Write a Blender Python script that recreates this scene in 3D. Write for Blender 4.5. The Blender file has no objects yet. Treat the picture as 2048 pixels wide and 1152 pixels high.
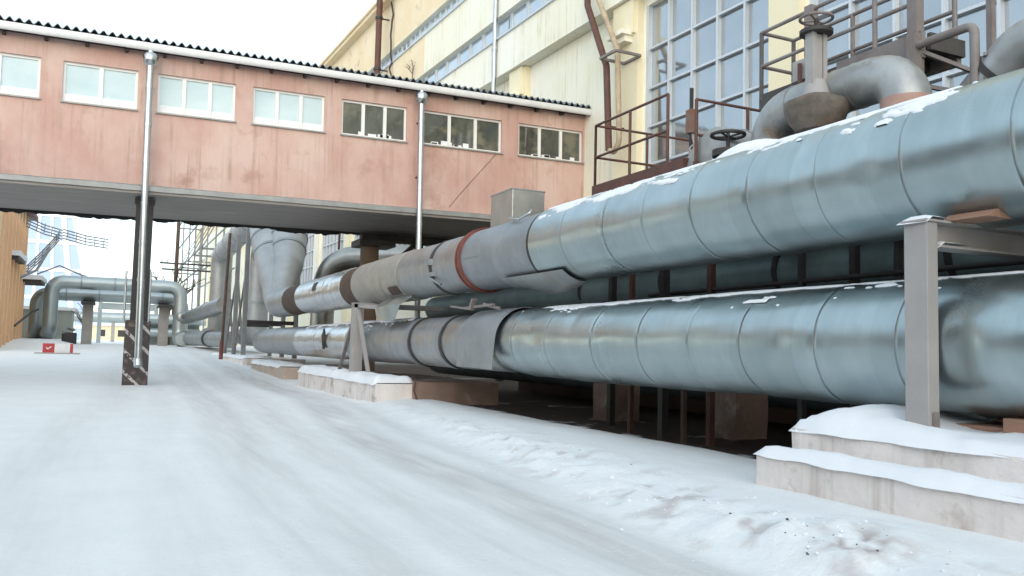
import bpy, math, random
import numpy as np
from mathutils import Vector, Matrix
random.seed(7)
S = bpy.context.scene
COL = S.collection
R = math.radians

# ------------------------------------------------------------------ camera, sky, sun, exposure
cam = bpy.data.cameras.new('camera'); cam_o = bpy.data.objects.new('camera', cam); COL.objects.link(cam_o)
cam.sensor_width = 36; cam.lens = 1700 / 2048 * 36; cam.clip_start = .1; cam.clip_end = 3000
cam_o.matrix_world = Matrix.Translation((0, 0, 1.4)) @ Matrix.Rotation(R(-25.3), 4, 'Z') @ Matrix.Rotation(R(94.17), 4, 'X') @ Matrix.Rotation(R(1.43), 4, 'Z')
S.camera = cam_o
SUN_AZ, SUN_EL = 205, 22                      # degrees, clockwise from +Y: a veiled sun behind the left shoulder
SKY_TINT = (3.8,4.35,4.55); VEIL = .55         # thin white winter overcast in front of the blue
w = bpy.data.worlds.new('World'); S.world = w; w.use_nodes = True
nt = w.node_tree; nt.nodes.clear()
sky = nt.nodes.new('ShaderNodeTexSky'); sky.sky_type = 'NISHITA'; sky.sun_disc = False
sky.sun_elevation = R(SUN_EL); sky.sun_rotation = R(SUN_AZ); sky.air_density = 1; sky.dust_density = 1; sky.ozone_density = .4
bg = nt.nodes.new('ShaderNodeBackground'); bg.inputs[1].default_value = .15
veil = nt.nodes.new('ShaderNodeMix'); veil.data_type = 'RGBA'; veil.inputs[0].default_value = VEIL
veil.inputs[7].default_value = (*SKY_TINT, 1)
nt.links.new(sky.outputs[0], veil.inputs[6]); nt.links.new(veil.outputs[2], bg.inputs[0])
wo = nt.nodes.new('ShaderNodeOutputWorld'); nt.links.new(bg.outputs[0], wo.inputs[0])
sl = bpy.data.lights.new('sun', 'SUN'); sl.energy = .5; sl.angle = R(90); sl.color = (1, .96, .88)
so = bpy.data.objects.new('sun', sl); COL.objects.link(so)
sd = Vector((math.sin(R(SUN_AZ)) * math.cos(R(SUN_EL)), math.cos(R(SUN_AZ)) * math.cos(R(SUN_EL)), math.sin(R(SUN_EL))))
so.rotation_euler = sd.to_track_quat('Z', 'Y').to_euler()
S.view_settings.view_transform = 'Standard'; S.view_settings.look = 'None'
S.view_settings.exposure = 1.2; S.view_settings.gamma = 1; S.view_settings.use_curve_mapping = False
S.cycles.max_bounces = 8; S.cycles.use_denoising = True

# ------------------------------------------------------------------ noise
def _hash(ix, iy, seed):
    v = np.sin(ix * 127.1 + iy * 311.7 + seed * 74.7) * 43758.5453
    return v - np.floor(v)
def vnoise(x, y, seed=0):
    x = np.asarray(x, float); y = np.asarray(y, float)
    ix, iy = np.floor(x), np.floor(y); fx, fy = x - ix, y - iy
    fx = fx * fx * (3 - 2 * fx); fy = fy * fy * (3 - 2 * fy)
    a = _hash(ix, iy, seed) * (1 - fx) + _hash(ix + 1, iy, seed) * fx
    b = _hash(ix, iy + 1, seed) * (1 - fx) + _hash(ix + 1, iy + 1, seed) * fx
    return a * (1 - fy) + b * fy
def fbm(x, y, seed=0, o=4):
    s = 0; a = .5; t = 0
    for k in range(o):
        s = s + a * vnoise(np.asarray(x) * 2 ** k, np.asarray(y) * 2 ** k, seed + k); t += a; a *= .5
    return s / t                                # 0..1

# ------------------------------------------------------------------ materials
def mat(name, c1, c2=None, scale=3, stretch=(1, 1, 1), rough=.8, metal=0, bump=0, bscale=None, c3=None, s3=.8, lim3=(.6, .72), rvar=0, spec=.5, lim=(.35, .65), panel=0, streak=None, ss=(5.5, 5.5, .22)):
    m = bpy.data.materials.new(name); m.use_nodes = True; t = m.node_tree; n = t.nodes; L = t.links.new
    b = n['Principled BSDF']; b.inputs['Roughness'].default_value = rough; b.inputs['Metallic'].default_value = metal
    b.inputs['Specular IOR Level'].default_value = spec
    tc = n.new('ShaderNodeTexCoord'); mp = n.new('ShaderNodeMapping'); L(tc.outputs['Object'], mp.inputs[0]); mp.inputs['Scale'].default_value = stretch
    def noise(sc, det=6, vec=None):
        x = n.new('ShaderNodeTexNoise'); x.inputs['Scale'].default_value = sc; x.inputs['Detail'].default_value = det; x.inputs['Roughness'].default_value = .62
        L(vec or mp.outputs[0], x.inputs[0]); return x.outputs[0]
    def ramp(f, lo, hi):
        x = n.new('ShaderNodeMapRange'); x.inputs[1].default_value = lo; x.inputs[2].default_value = hi; L(f, x.inputs[0]); return x.outputs[0]
    def mix(f, a, c):
        x = n.new('ShaderNodeMix'); x.data_type = 'RGBA'; L(f, x.inputs[0])
        for k, v in ((6, a), (7, c)):
            if isinstance(v, tuple): x.inputs[k].default_value = (*v, 1)
            else: L(v, x.inputs[k])
        return x.outputs[2]
    col = c1
    if c2: col = mix(ramp(noise(scale), *lim), c1, c2)
    if c3: col = mix(ramp(noise(s3, 8, tc.outputs['Object']), *lim3), col, c3)
    if streak:                                  # run-off stains down a wall
        m2 = n.new('ShaderNodeMapping'); L(tc.outputs['Object'], m2.inputs[0]); m2.inputs['Scale'].default_value = ss
        g = n.new('ShaderNodeMath'); g.operation = 'MULTIPLY'; L(ramp(noise(1, 5, m2.outputs[0]), .50, .72), g.inputs[0]); L(ramp(noise(.7, 3, tc.outputs['Object']), .38, .62), g.inputs[1])
        col = mix(g.outputs[0], col, streak)
    if panel:                                   # every sheet of the cladding a little different
        sx = n.new('ShaderNodeSeparateXYZ'); L(tc.outputs['Object'], sx.inputs[0])
        q = n.new('ShaderNodeMath'); q.operation = 'SNAP'; q.inputs[1].default_value = panel; L(sx.outputs[1], q.inputs[0])
        wn = n.new('ShaderNodeTexWhiteNoise'); wn.noise_dimensions = '1D'; L(q.outputs[0], wn.inputs['W'])
        f = n.new('ShaderNodeMapRange'); f.inputs[3].default_value = .92; f.inputs[4].default_value = 1.03; L(wn.outputs[0], f.inputs[0])
        v = n.new('ShaderNodeVectorMath'); v.operation = 'SCALE'
        if isinstance(col, tuple): v.inputs[0].default_value = col
        else: L(col, v.inputs[0])
        L(f.outputs[0], v.inputs['Scale']); col = v.outputs[0]
    if isinstance(col, tuple): b.inputs['Base Color'].default_value = (*col, 1)
    else: L(col, b.inputs['Base Color'])
    if rvar:
        x = n.new('ShaderNodeMapRange'); x.inputs[3].default_value = max(.03, rough - rvar); x.inputs[4].default_value = min(1, rough + rvar)
        L(ramp(noise((scale or 3) * .7), .3, .7), x.inputs[0]); L(x.outputs[0], b.inputs['Roughness'])
    if bump:
        x = n.new('ShaderNodeBump'); x.inputs['Strength'].default_value = bump; x.inputs['Distance'].default_value = .05
        L(noise(bscale or scale * 3), x.inputs['Height']); L(x.outputs[0], b.inputs['Normal'])
    m.diffuse_color = (*c1, 1)
    return m

M = {}
M['zinc'] = mat('galvanised_sheet', (.425, .505, .515), (.365, .44, .455), 1.6, (.8, 1.6, .8), .32, .95, .007, 2, (.41, .43, .42), .7, (.56, .75), .07, panel=1.02, streak=(.335, .41, .425), ss=(.6, 6, .6))
M['zinc_worn'] = mat('worn_galvanised_sheet', (.41, .43, .43), (.33, .35, .36), 2.5, (.7, 1.6, .7), .44, .85, .04, 4, (.36, .32, .28), 1.3, (.55, .7), .1, panel=1.4)
M['zinc_dull'] = mat('dull_galvanised_sheet', (.36, .385, .40), (.29, .315, .33), 1.7, (1, 1, 1), .55, .75, .04, 5, (.25, .24, .23), 1, (.6, .75))
M['sleeve'] = mat('weathered_sleeve_sheet', (.46, .475, .475), (.37, .385, .39), 1.2, rough=.5, metal=.55, bump=.05, bscale=3, c3=(.40, .35, .33))
M['patina'] = mat('beige_stained_wrap', (.42, .39, .33), (.33, .325, .30), 2.2, (1, 1, 1), .62, .45, .12, 8, (.22, .18, .14), 1.6, (.6, .72))
M['shiny'] = mat('bright_new_sheet', (.70, .71, .71), (.55, .57, .58), 2, (.6, 2, .6), .27, .95, .05, 3, None, panel=1.2)
M['rust'] = mat('rust_brown_wrap', (.12, .075, .055), (.075, .05, .04), 4, rough=.85, bump=.2, c3=(.19, .10, .06))
M['rust_red'] = mat('red_primer_steel', (.22, .06, .045), (.13, .045, .035), 5, rough=.7, bump=.1)
M['brown_steel'] = mat('brown_painted_steel', (.13, .055, .04), (.085, .042, .033), 4, rough=.65, bump=.06, c3=(.2, .09, .05))
M['trestle'] = mat('blue_grey_steel', (.25, .265, .27), (.2, .21, .215), 1.5, rough=.6, c3=(.2, .16, .14))
M['grey_paint'] = mat('grey_painted_steel', (.36, .345, .335), (.31, .30, .295), 2, rough=.55, bump=.03, c3=(.26, .21, .18), s3=3, lim3=(.64, .72))
M['rail'] = mat('weathered_grey_rail', (.235, .215, .21), (.17, .14, .13), 3, rough=.6, bump=.05)
M['dark_steel'] = mat('dark_steel', (.055, .05, .048), (.035, .033, .033), 4, rough=.6, metal=.2)
M['dark_deck'] = mat('dark_deck_plate', (.075, .07, .068), (.05, .045, .042), 3, rough=.75, c3=(.12, .1, .09))
M['grey_pipe'] = mat('grey_insulated_pipe', (.40, .415, .41), (.28, .29, .285), 2.2, rough=.45, metal=.55, bump=.08, c3=(.24, .18, .13), s3=1.6, lim3=(.60, .72))
M['green_pipe'] = mat('teal_grey_pipe', (.22, .30, .30), (.16, .22, .225), 1.5, rough=.5, metal=.4, bump=.05)
M['polished'] = mat('polished_dark_pipe', (.42, .42, .39), (.34, .335, .31), 2, rough=.33, metal=.9)
M['far_pipe'] = mat('far_pipe_sheet', (.50, .56, .57), (.41, .47, .48), .5, rough=.42, metal=.7, panel=2)
M['pink'] = mat('pink_render', (.52, .325, .28), (.61, .455, .40), .55, (1, 1, .6), .92, 0, .1, 14, (.42, .26, .21), .8, (.55, .72), lim=(.38, .62), streak=(.37, .25, .185))
M['white_metal'] = mat('white_gutter_metal', (.74, .75, .75), (.66, .67, .68), 2, rough=.45)
M['flash'] = mat('grey_drip_flashing', (.33, .34, .335), (.26, .265, .26), 2, rough=.5, metal=.3)
M['soffit'] = mat('weathered_soffit_boards', (.30, .275, .25), (.24, .22, .205), 1.5, (.3, 3, 1), .8, 0, .15, 6, (.36, .34, .31), .6)
M['felt'] = mat('black_roofing_felt', (.03, .03, .03), rough=.9)
M['roof_sheet'] = mat('corrugated_roof_sheet', (.19, .23, .255), (.14, .17, .19), 2, rough=.45, metal=.5)
M['pvc'] = mat('white_window_frame', (.78, .785, .77), rough=.4)
M['chrome_tin'] = mat('tin_downpipe', (.52, .55, .57), (.44, .47, .49), 3, rough=.28, metal=.95)
M['col'] = mat('dark_column_steel', (.035, .033, .033), (.025, .023, .023), 3, rough=.6)
M['cream'] = mat('pale_cream_plaster', (.83, .81, .68), (.80, .77, .62), .5, rough=.92, bump=.06, bscale=12, c3=(.85, .84, .76), s3=.18, lim3=(.45, .6), streak=(.58, .53, .40))
M['yellow'] = mat('yellow_plaster', (.81, .74, .53), (.77, .71, .52), .7, rough=.92, bump=.05, bscale=12, c3=(.82, .77, .6), lim3=(.55, .7))
M['ochre'] = mat('peeling_ochre_plaster', (.78, .63, .41), (.81, .70, .51), .6, rough=.92, bump=.08, bscale=10, c3=(.55, .44, .31), s3=.7, lim3=(.6, .7))
M['alu'] = mat('pale_aluminium_frame', (.56, .61, .66), rough=.4, metal=.2)
M['glass'] = mat('blue_curtain_glass', (.46, .49, .51), (.36, .40, .43), .3, rough=.09, metal=.8, bump=.02, bscale=.7)
M['strip_glass'] = mat('pale_strip_glass', (.58, .62, .64), (.48, .54, .58), .5, rough=.1, metal=.7, bump=.02, bscale=.8)
M['pane_white'] = mat('sky_and_blind_glass', (.42, .56, .60), (.54, .66, .68), .45, (1, 1, 2), rough=.12, spec=.7)  # bright sky reflection and pale blind painted together into the pane colour
M['pane_dark'] = mat('dark_room_glass', (.10, .11, .085), (.045, .05, .05), 1.3, (1, 1, .5), rough=.05, spec=.9, c3=(.16, .155, .11), s3=1.2, lim3=(.5, .62))
M['plinth'] = mat('whitewashed_concrete', (.78, .735, .705), (.70, .645, .61), 1.8, rough=.95, bump=.4, bscale=14, c3=(.36, .28, .235), s3=1.7, lim3=(.57, .72), streak=(.42, .35, .31))
M['plinth_brown'] = mat('brown_concrete', (.33, .235, .19), (.25, .17, .135), 1.6, rough=.95, bump=.3, bscale=12, c3=(.5, .42, .36), s3=1, lim3=(.55, .66))
M['wood'] = mat('raw_timber', (.36, .21, .15), (.29, .165, .115), 3, (8, 1, 8), .85, bump=.1)
M['orange'] = mat('orange_render', (.80, .53, .32), (.75, .48, .29), .4, rough=.92)
M['orange_pale'] = mat('pale_orange_pilaster', (.83, .63, .42), (.79, .58, .38), .5, rough=.92)
M['tower_glass'] = mat('pale_blue_cladding', (.36, .46, .62), (.44, .54, .68), .08, rough=.35)
M['tower_white'] = mat('white_tower_rib', (.78, .80, .83), rough=.6)
M['concrete'] = mat('grey_concrete', (.40, .38, .35), (.33, .31, .29), 1.5, rough=.92, bump=.1)
M['red'] = mat('red_paint', (.48, .035, .04), (.40, .04, .045), 4, rough=.5)
M['white'] = mat('white_paint', (.72, .72, .70), (.62, .62, .6), 4, rough=.6)
M['bark'] = mat('grey_bark', (.12, .10, .085), (.085, .07, .06), 6, rough=.9)
M['brick'] = mat('brown_brick', (.24, .165, .135), (.20, .14, .115), .6, rough=.92)
M['far_wall'] = mat('grey_green_wall', (.33, .36, .33), (.27, .3, .28), .5, rough=.9)
M['snow'] = mat('fresh_snow', (.80, .825, .85), (.76, .79, .82), 3, rough=.75, bump=.12, bscale=25)

def stripe_mat():                               # black and white hazard chevrons, half worn away
    m = mat('worn_hazard_stripes', (.055, .048, .046), rough=.8); t = m.node_tree; n = t.nodes; L = t.links.new
    b = n['Principled BSDF']; tc = n.new('ShaderNodeTexCoord'); sx = n.new('ShaderNodeSeparateXYZ'); L(tc.outputs['Object'], sx.inputs[0])
    def mth(op, a, v):
        x = n.new('ShaderNodeMath'); x.operation = op; L(a, x.inputs[0])
        if isinstance(v, (int, float)): x.inputs[1].default_value = v
        else: L(v, x.inputs[1])
        return x.outputs[0]
    d = mth('ADD', mth('MULTIPLY', sx.outputs[2], 1.0), mth('MULTIPLY', sx.outputs[0], 1.0))
    f = mth('LESS_THAN', mth('FRACT', mth('MULTIPLY', d, 1.55), 0), .20)
    no = n.new('ShaderNodeTexNoise'); no.inputs['Scale'].default_value = 5; no.inputs['Detail'].default_value = 5; L(tc.outputs['Object'], no.inputs[0])
    f2 = mth('MULTIPLY', f, mth('GREATER_THAN', no.outputs[0], .44))
    mx = n.new('ShaderNodeMix'); mx.data_type = 'RGBA'; L(f2, mx.inputs[0]); mx.inputs[6].default_value = (.06, .05, .048, 1); mx.inputs[7].default_value = (.46, .43, .41, 1)
    mr = n.new('ShaderNodeMapRange'); mr.inputs[1].default_value = .55; mr.inputs[2].default_value = .7; L(no.outputs[0], mr.inputs[0])
    m2 = n.new('ShaderNodeMix'); m2.data_type = 'RGBA'; L(mr.outputs[0], m2.inputs[0]); L(mx.outputs[2], m2.inputs[6]); m2.inputs[7].default_value = (.16, .115, .1, 1)
    L(m2.outputs[2], b.inputs['Base Color']); return m
M['stripes'] = stripe_mat()

def ground_mat():
    m = bpy.data.materials.new('snowy_ground'); m.use_nodes = True; t = m.node_tree; n = t.nodes; L = t.links.new; b = n['Principled BSDF']
    tc = n.new('ShaderNodeTexCoord')
    def noise(sc, det=6):
        x = n.new('ShaderNodeTexNoise'); x.inputs['Scale'].default_value = sc; x.inputs['Detail'].default_value = det; x.inputs['Roughness'].default_value = .65; L(tc.outputs['Object'], x.inputs[0]); return x.outputs[0]
    mp = n.new('ShaderNodeMapping'); mp.inputs['Scale'].default_value = (7, .5, 1); L(tc.outputs['Object'], mp.inputs[0])
    x = n.new('ShaderNodeTexNoise'); x.inputs['Scale'].default_value = 1; x.inputs['Detail'].default_value = 7; L(mp.outputs[0], x.inputs[0]); snoise = x.outputs[0]
    def attr(k):
        x = n.new('ShaderNodeAttribute'); x.attribute_name = k; return x.outputs['Fac']
    def rng(f, lo, hi):
        x = n.new('ShaderNodeMapRange'); x.inputs[1].default_value = lo; x.inputs[2].default_value = hi; L(f, x.inputs[0]); return x.outputs[0]
    def mix(f, a, c):
        x = n.new('ShaderNodeMix'); x.data_type = 'RGBA'; L(f, x.inputs[0])
        for k, v in ((6, a), (7, c)):
            if isinstance(v, tuple): x.inputs[k].default_value = (*v, 1)
            else: L(v, x.inputs[k])
        return x.outputs[2]
    c = mix(rng(noise(.9), .3, .7), (.80, .825, .83), (.73, .76, .77))
    c = mix(attr('packed'), c, mix(rng(snoise, .35, .65), (.50, .505, .50), (.62, .63, .63)))
    c = mix(attr('dirt'), c, mix(rng(noise(9), .35, .6), (.50, .43, .40), (.30, .25, .23)))
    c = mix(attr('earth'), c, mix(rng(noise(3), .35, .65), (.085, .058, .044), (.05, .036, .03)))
    L(c, b.inputs['Base Color'])
    r = n.new('ShaderNodeMapRange'); r.inputs[3].default_value = .75; r.inputs[4].default_value = .55; L(attr('packed'), r.inputs[0]); L(r.outputs[0], b.inputs['Roughness'])
    bp = n.new('ShaderNodeBump'); bp.inputs['Strength'].default_value = .5; bp.inputs['Distance'].default_value = .035; L(noise(18, 9), bp.inputs['Height']); L(bp.outputs[0], b.inputs['Normal'])
    return m
M['ground'] = ground_mat()

# ------------------------------------------------------------------ builders
def thing(name, label, cat, loc=(0, 0, 0), rot=None, group=None):
    o = bpy.data.objects.new(name, None); COL.objects.link(o); o.location = loc; o.empty_display_size = .2
    if rot: o.rotation_euler = rot
    o['label'] = label; o['category'] = cat
    if group: o['group'] = group
    return o
def tag(o, label, cat, group=None, kind=None):
    o['label'] = label; o['category'] = cat
    if group: o['group'] = group
    if kind: o['kind'] = kind
    return o
def relabel(o, label): o['label'] = label; return o

class MB:
    """Collects boxes, beams, tubes and sheets in world (or thing) coordinates; build() links them as ONE mesh."""
    def __init__(s): s.v = []; s.f = []; s.sm = []
    def add(s, vs, fs, smooth=False):
        k = len(s.v); s.v += [tuple(p) for p in vs]; s.f += [tuple(i + k for i in f) for f in fs]; s.sm += [smooth] * len(fs); return s
    def box(s, a, b):
        (x0, y0, z0), (x1, y1, z1) = a, b
        return s.add([(x0, y0, z0), (x1, y0, z0), (x1, y1, z0), (x0, y1, z0), (x0, y0, z1), (x1, y0, z1), (x1, y1, z1), (x0, y1, z1)],
                     [(0, 3, 2, 1), (4, 5, 6, 7), (0, 1, 5, 4), (1, 2, 6, 5), (2, 3, 7, 6), (3, 0, 4, 7)])
    def beam(s, p, q, w, h, up=(0, 0, 1)):
        p, q = Vector(p), Vector(q); d = (q - p).normalized(); u = Vector(up)
        if abs(d.dot(u)) > .98: u = Vector((0, 1, 0))
        a = d.cross(u).normalized() * (w / 2); c = a.cross(d).normalized() * (h / 2)
        vs = [e + i * a + j * c for e in (p, q) for i, j in ((-1, -1), (1, -1), (1, 1), (-1, 1))]
        return s.add(vs, [(0, 1, 2, 3), (7, 6, 5, 4), (0, 4, 5, 1), (1, 5, 6, 2), (2, 6, 7, 3), (3, 7, 4, 0)])
    def tube(s, path, r, n=12, cap=True):
        P = [Vector(p) for p in path]; rs = [float(q) for q in r] if isinstance(r, (list, tuple)) else [float(r)] * len(P)
        t0 = (P[1] - P[0]).normalized(); u = Vector((0, 0, 1)) if abs(t0.z) < .9 else Vector((1, 0, 0))
        nrm = (u - t0 * u.dot(t0)).normalized(); vs = []
        for i, p in enumerate(P):
            t = (P[min(i + 1, len(P) - 1)] - P[max(i - 1, 0)]).normalized()
            nrm = (nrm - t * nrm.dot(t)).normalized(); b = t.cross(nrm)
            vs += [p + rs[i] * (math.cos(2 * math.pi * k / n) * nrm + math.sin(2 * math.pi * k / n) * b) for k in range(n)]
        fs = [(i * n + k, i * n + (k + 1) % n, (i + 1) * n + (k + 1) % n, (i + 1) * n + k) for i in range(len(P) - 1) for k in range(n)]
        s.add(vs, fs, True)
        if cap: s.add(vs[:n], [tuple(range(n - 1, -1, -1))]); s.add(vs[-n:], [tuple(range(n))])
        return s
    def grid(s, rows, smooth=True, wrap=False):
        n = len(rows[0]); vs = [p for r_ in rows for p in r_]
        fs = [(i * n + k, i * n + (k + 1) % n, (i + 1) * n + (k + 1) % n, (i + 1) * n + k) for i in range(len(rows) - 1) for k in range(n if wrap else n - 1)]
        return s.add(vs, fs, smooth)
    def prism(s, poly, a, b):                   # polygon poly(x,y pairs) given as function to 3-D at a and at b
        n = len(poly); vs = [a(p) for p in poly] + [b(p) for p in poly]
        return s.add(vs, [tuple(range(n - 1, -1, -1)), tuple(range(n, 2 * n))] + [(i, (i + 1) % n, n + (i + 1) % n, n + i) for i in range(n)])
    def build(s, name, m, parent=None, local=False, bevel=0):
        off = Vector((0, 0, 0))
        if parent and not local:
            q = parent
            while q.parent: q = q.parent
            off = Vector(q.location)
        me = bpy.data.meshes.new(name); me.from_pydata([tuple(Vector(p) - off) for p in s.v], [], s.f)
        me.polygons.foreach_set('use_smooth', s.sm); me.materials.append(M[m] if isinstance(m, str) else m)
        import bmesh
        bm = bmesh.new(); bm.from_mesh(me); bmesh.ops.recalc_face_normals(bm, faces=bm.faces); bm.to_mesh(me); bm.free()
        me.update(); o = bpy.data.objects.new(name, me); COL.objects.link(o)
        if parent: o.parent = parent
        if bevel:
            k = o.modifiers.new('edge', 'BEVEL'); k.width = bevel; k.segments = 2; k.limit_method = 'ANGLE'
        return o
def copy_tree(o, parent=None):
    c = o.copy(); COL.objects.link(c)
    if parent: c.parent = parent
    for ch in list(o.children): copy_tree(ch, c)
    return c
def arc(path, rad, n=8):
    """Rounds the inner corners of a polyline with bends of radius rad."""
    P = [Vector(p) for p in path]; out = [P[0]]
    for i in range(1, len(P) - 1):
        a, b, c = P[i - 1], P[i], P[i + 1]; u = (a - b).normalized(); v = (c - b).normalized()
        ang = u.angle(v); d = min(rad / math.tan(ang / 2), (a - b).length * .49, (c - b).length * .49); p, q = b + u * d, b + v * d
        for k in range(n + 1):
            t = k / n; out.append((1 - t) ** 2 * p + 2 * t * (1 - t) * b + t * t * q)
    out.append(P[-1]); return out

# ------------------------------------------------------------------ ground
def road_edge(y): return np.where(y < 22, 3.55 + .105 * y, 5.86)
def ground_h(x, y):
    x = np.asarray(x, float); y = np.asarray(y, float)
    h = np.interp(y, [-100, 30, 70, 200, 600], [0, 0, 1.0, 1.25, 1.6])
    e = road_edge(y) + .25 * (fbm(y * .5, y * 0, 3) - .5); near = np.clip((40 - y) / 15, 0, 1) * np.clip((y + 8) / 6, 0, 1)
    h = h + near * .14 * np.clip((x - e) / 1.1, 0, 1)
    berm = np.exp(-((x - e - .45) / .42) ** 2); lumps = fbm(x * 3.2, y * 3.2, 11)
    fine = np.abs(fbm(x * 5.5, y * 5.5, 13, 4) - .5) * 2; crest = np.exp(-((x - e - .35 - .5 * (fbm(y * .9, y * 0, 15) - .5)) / .22) ** 2)
    h = h + near * (berm * (.015 + .16 * np.clip(lumps - .34, 0, 1) + .06 * (.35 - fine) * (lumps > .2)) + .06 * crest * fbm(x * 2.5, y * 2.5, 16)) * (1 - .4 * np.clip((y - 9) / 10, 0, 1))
    lump2 = np.exp(-((x - 4.9) / .5) ** 2 - ((y - 4.6) / .7) ** 2); h = h + .09 * lump2 * (.5 + fbm(x * 5, y * 5, 5))
    h = h - near * .16 * np.clip((x - 7.3) / .8, 0, 1)                # bare hollow under the pipes
    for c0, wd, dp in ((1.35, .22, .035), (1.9, .18, .02), (3.3, .24, .045), (3.85, .2, .025), (-.6, .35, .02)):    # wheel ruts
        cx = c0 + np.interp(y, [4, 12, 22, 60], [0, .12, .75 if c0 < 3 else 1.4, 1.4]) + .15 * (fbm(y * .25, y * 0 + c0, 9) - .5)
        h = h - near * dp * np.exp(-((x - cx) / wd) ** 2)
    road = (x < e)
    h = h + np.where(road, .022, .03) * (fbm(x * 1.3, y * .5, 21) - .5) * 2 * np.clip((60 - y) / 20, 0, 1)
    h = h + .012 * (fbm(x * 6, y * 3.5, 22, 3) - .5) * np.clip((40 - y) / 20, .1, 1)
    tr = np.exp(-((x - 1.7) / .8) ** 2) + np.exp(-((x - 3.6) / .6) ** 2) + .5 * np.exp(-((x + .6) / .6) ** 2)
    h = h + near * np.minimum(tr, 1) * .016 * (np.abs(fbm(x * 7, y * .45, 61, 3) - .5) * -4 + .6) + near * road * .006 * (fbm(x * 11, y * 8, 63, 2) - .5)
    bank = np.clip((-2.2 - x) / 1.5, 0, 1) * np.clip((y - 58) / 8, 0, 1) * np.clip((100 - y) / 15, 0, 1); h = h + .35 * bank
    return h
xs = np.concatenate([np.array([-600, -300, -150, -80, -50, -35, -25, -19]), np.arange(-15, -3, .35), np.arange(-3, 10.5, .075), np.array([11, 12, 13, 14, 16, 18, 25, 40, 70, 150, 300, 600])])
ys = np.concatenate([np.array([-300, -120, -60, -30, -18, -12, -8, -5, -2, 0, 1, 1.6]), np.arange(2.1, 14, .075), np.arange(14, 30, .14), np.arange(30, 60, .4), np.arange(60, 130, 2.5), np.array([140, 160, 190, 230, 300, 400, 600, 1000, 1600])])
GX, GY = np.meshgrid(xs, ys); GZ = ground_h(GX, GY)
me = bpy.data.meshes.new('ground'); nx, ny = len(xs), len(ys)
vs = np.stack([GX.ravel(), GY.ravel(), GZ.ravel()], 1); ii = (np.arange(ny - 1)[:, None] * nx + np.arange(nx - 1)[None]).ravel()
fs = np.stack([ii, ii + 1, ii + nx + 1, ii + nx], 1)
me.vertices.add(len(vs)); me.vertices.foreach_set('co', vs.ravel()); me.loops.add(fs.size); me.loops.foreach_set('vertex_index', fs.ravel().astype(np.int32))
me.polygons.add(len(fs)); me.polygons.foreach_set('loop_start', (np.arange(len(fs)) * 4).astype(np.int32)); me.polygons.foreach_set('loop_total', np.full(len(fs), 4, np.int32))
me.polygons.foreach_set('use_smooth', np.ones(len(fs), bool)); me.update(calc_edges=True); me.validate()
E_ = road_edge(GY) + .3 * (fbm(GY * .5, GY * 0, 3) - .5)
pk = np.zeros_like(GX)
for c0, wd, a in ((1.6, .55, .75), (3.5, .55, 1), (2.5, .5, .55), (-.6, .6, .5), (.5, .4, .35), (4.2, .3, .6)):
    cx = c0 + np.interp(GY, [4, 12, 22, 60], [0, .12, .75 if c0 < 3 else 1.4, 1.4]) + .2 * (fbm(GY * .25, GY * 0 + c0, 9) - .5)
    pk = np.maximum(pk, a * np.exp(-((GX - cx) / wd) ** 2))
pk = pk * np.clip(.35 + 1.3 * (fbm(GX * 1.2, GY * .25, 31) - .15), 0, 1) * np.clip((E_ - .05 - GX) / .25, 0, 1) * np.clip((75 - GY) / 40, .15, 1)
wn = fbm(GX * 1.8, GY * 1.8, 41)
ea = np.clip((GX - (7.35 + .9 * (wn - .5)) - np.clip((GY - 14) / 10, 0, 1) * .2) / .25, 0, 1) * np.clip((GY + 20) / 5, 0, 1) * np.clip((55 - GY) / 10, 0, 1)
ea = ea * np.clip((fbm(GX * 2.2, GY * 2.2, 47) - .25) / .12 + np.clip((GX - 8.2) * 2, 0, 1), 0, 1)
di = np.clip((fbm(GX * 4.5, GY * 4.5, 51, 5) - .60) / .07, 0, 1) * np.exp(-((GX - E_ - .45) / .55) ** 2) * np.clip((16 - GY) / 6, .25, 1) * .55
di = np.maximum(di, np.clip((fbm(GX * 6, GY * 6, 53, 4) - .5) / .06, 0, 1) * np.exp(-((GX - 4.62) / .28) ** 2 - ((GY - 4.25) / .35) ** 2))
for k, a in (('packed', pk), ('earth', ea), ('dirt', di)):
    me.attributes.new(k, 'FLOAT', 'POINT').data.foreach_set('value', a.ravel().astype(np.float32))
me.materials.append(M['ground']); go = bpy.data.objects.new('ground', me); COL.objects.link(go)
tag(go, 'snow covered yard with icy wheel tracks and bare brown earth under the pipes', 'ground', kind='structure')
def gz(x, y): return float(ground_h(np.array([x]), np.array([y]))[0])

# ------------------------------------------------------------------ yellow works building (own frame: x into the building, y along the facade)
bld = thing('factory_building', 'tall pale yellow factory with strip windows and big blue glazed bays', 'building', (17.85, 0, 0), (0, 0, R(1.9)))
UW0, UW1 = -25, 62
m = MB()
OV = -.6
for z0, z1 in ((14.3, 16.2), (17.24, 19.6), (20.45, 23.7)): m.box((OV, -30, z0), (9, 150, z1))
for a, b in ((16.2, 17.24), (19.6, 20.45)):
    m.box((0, -30, a), (9, 25.9, b))
    m.box((OV + .35, 25.9, a), (9, 62, b)); m.box((OV, 62, a), (9, 150, b))
m.build('upper_wall', M['cream'], bld, True)
m = MB(); m.box((OV - .004, 46, 17.3), (OV + .05, 149.9, 19.55)); m.box((OV - .004, 41, 20.5), (OV + .05, 149.9, 23.65)); m.build('peeling_wall_face', 'ochre', bld, True)
m = MB()
BAYS = ((18.9, 25.2), (8.0, 17.5), (-2.2, 6.7)) + tuple((u + 1.7, u + 8.7) for u in (43, 52, 61, 70, 79, 88))
m.box((0, -30, -.5), (9, 150, 4.2)); m.box((0, -30, 13.95), (9, 150, 14.29))
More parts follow.
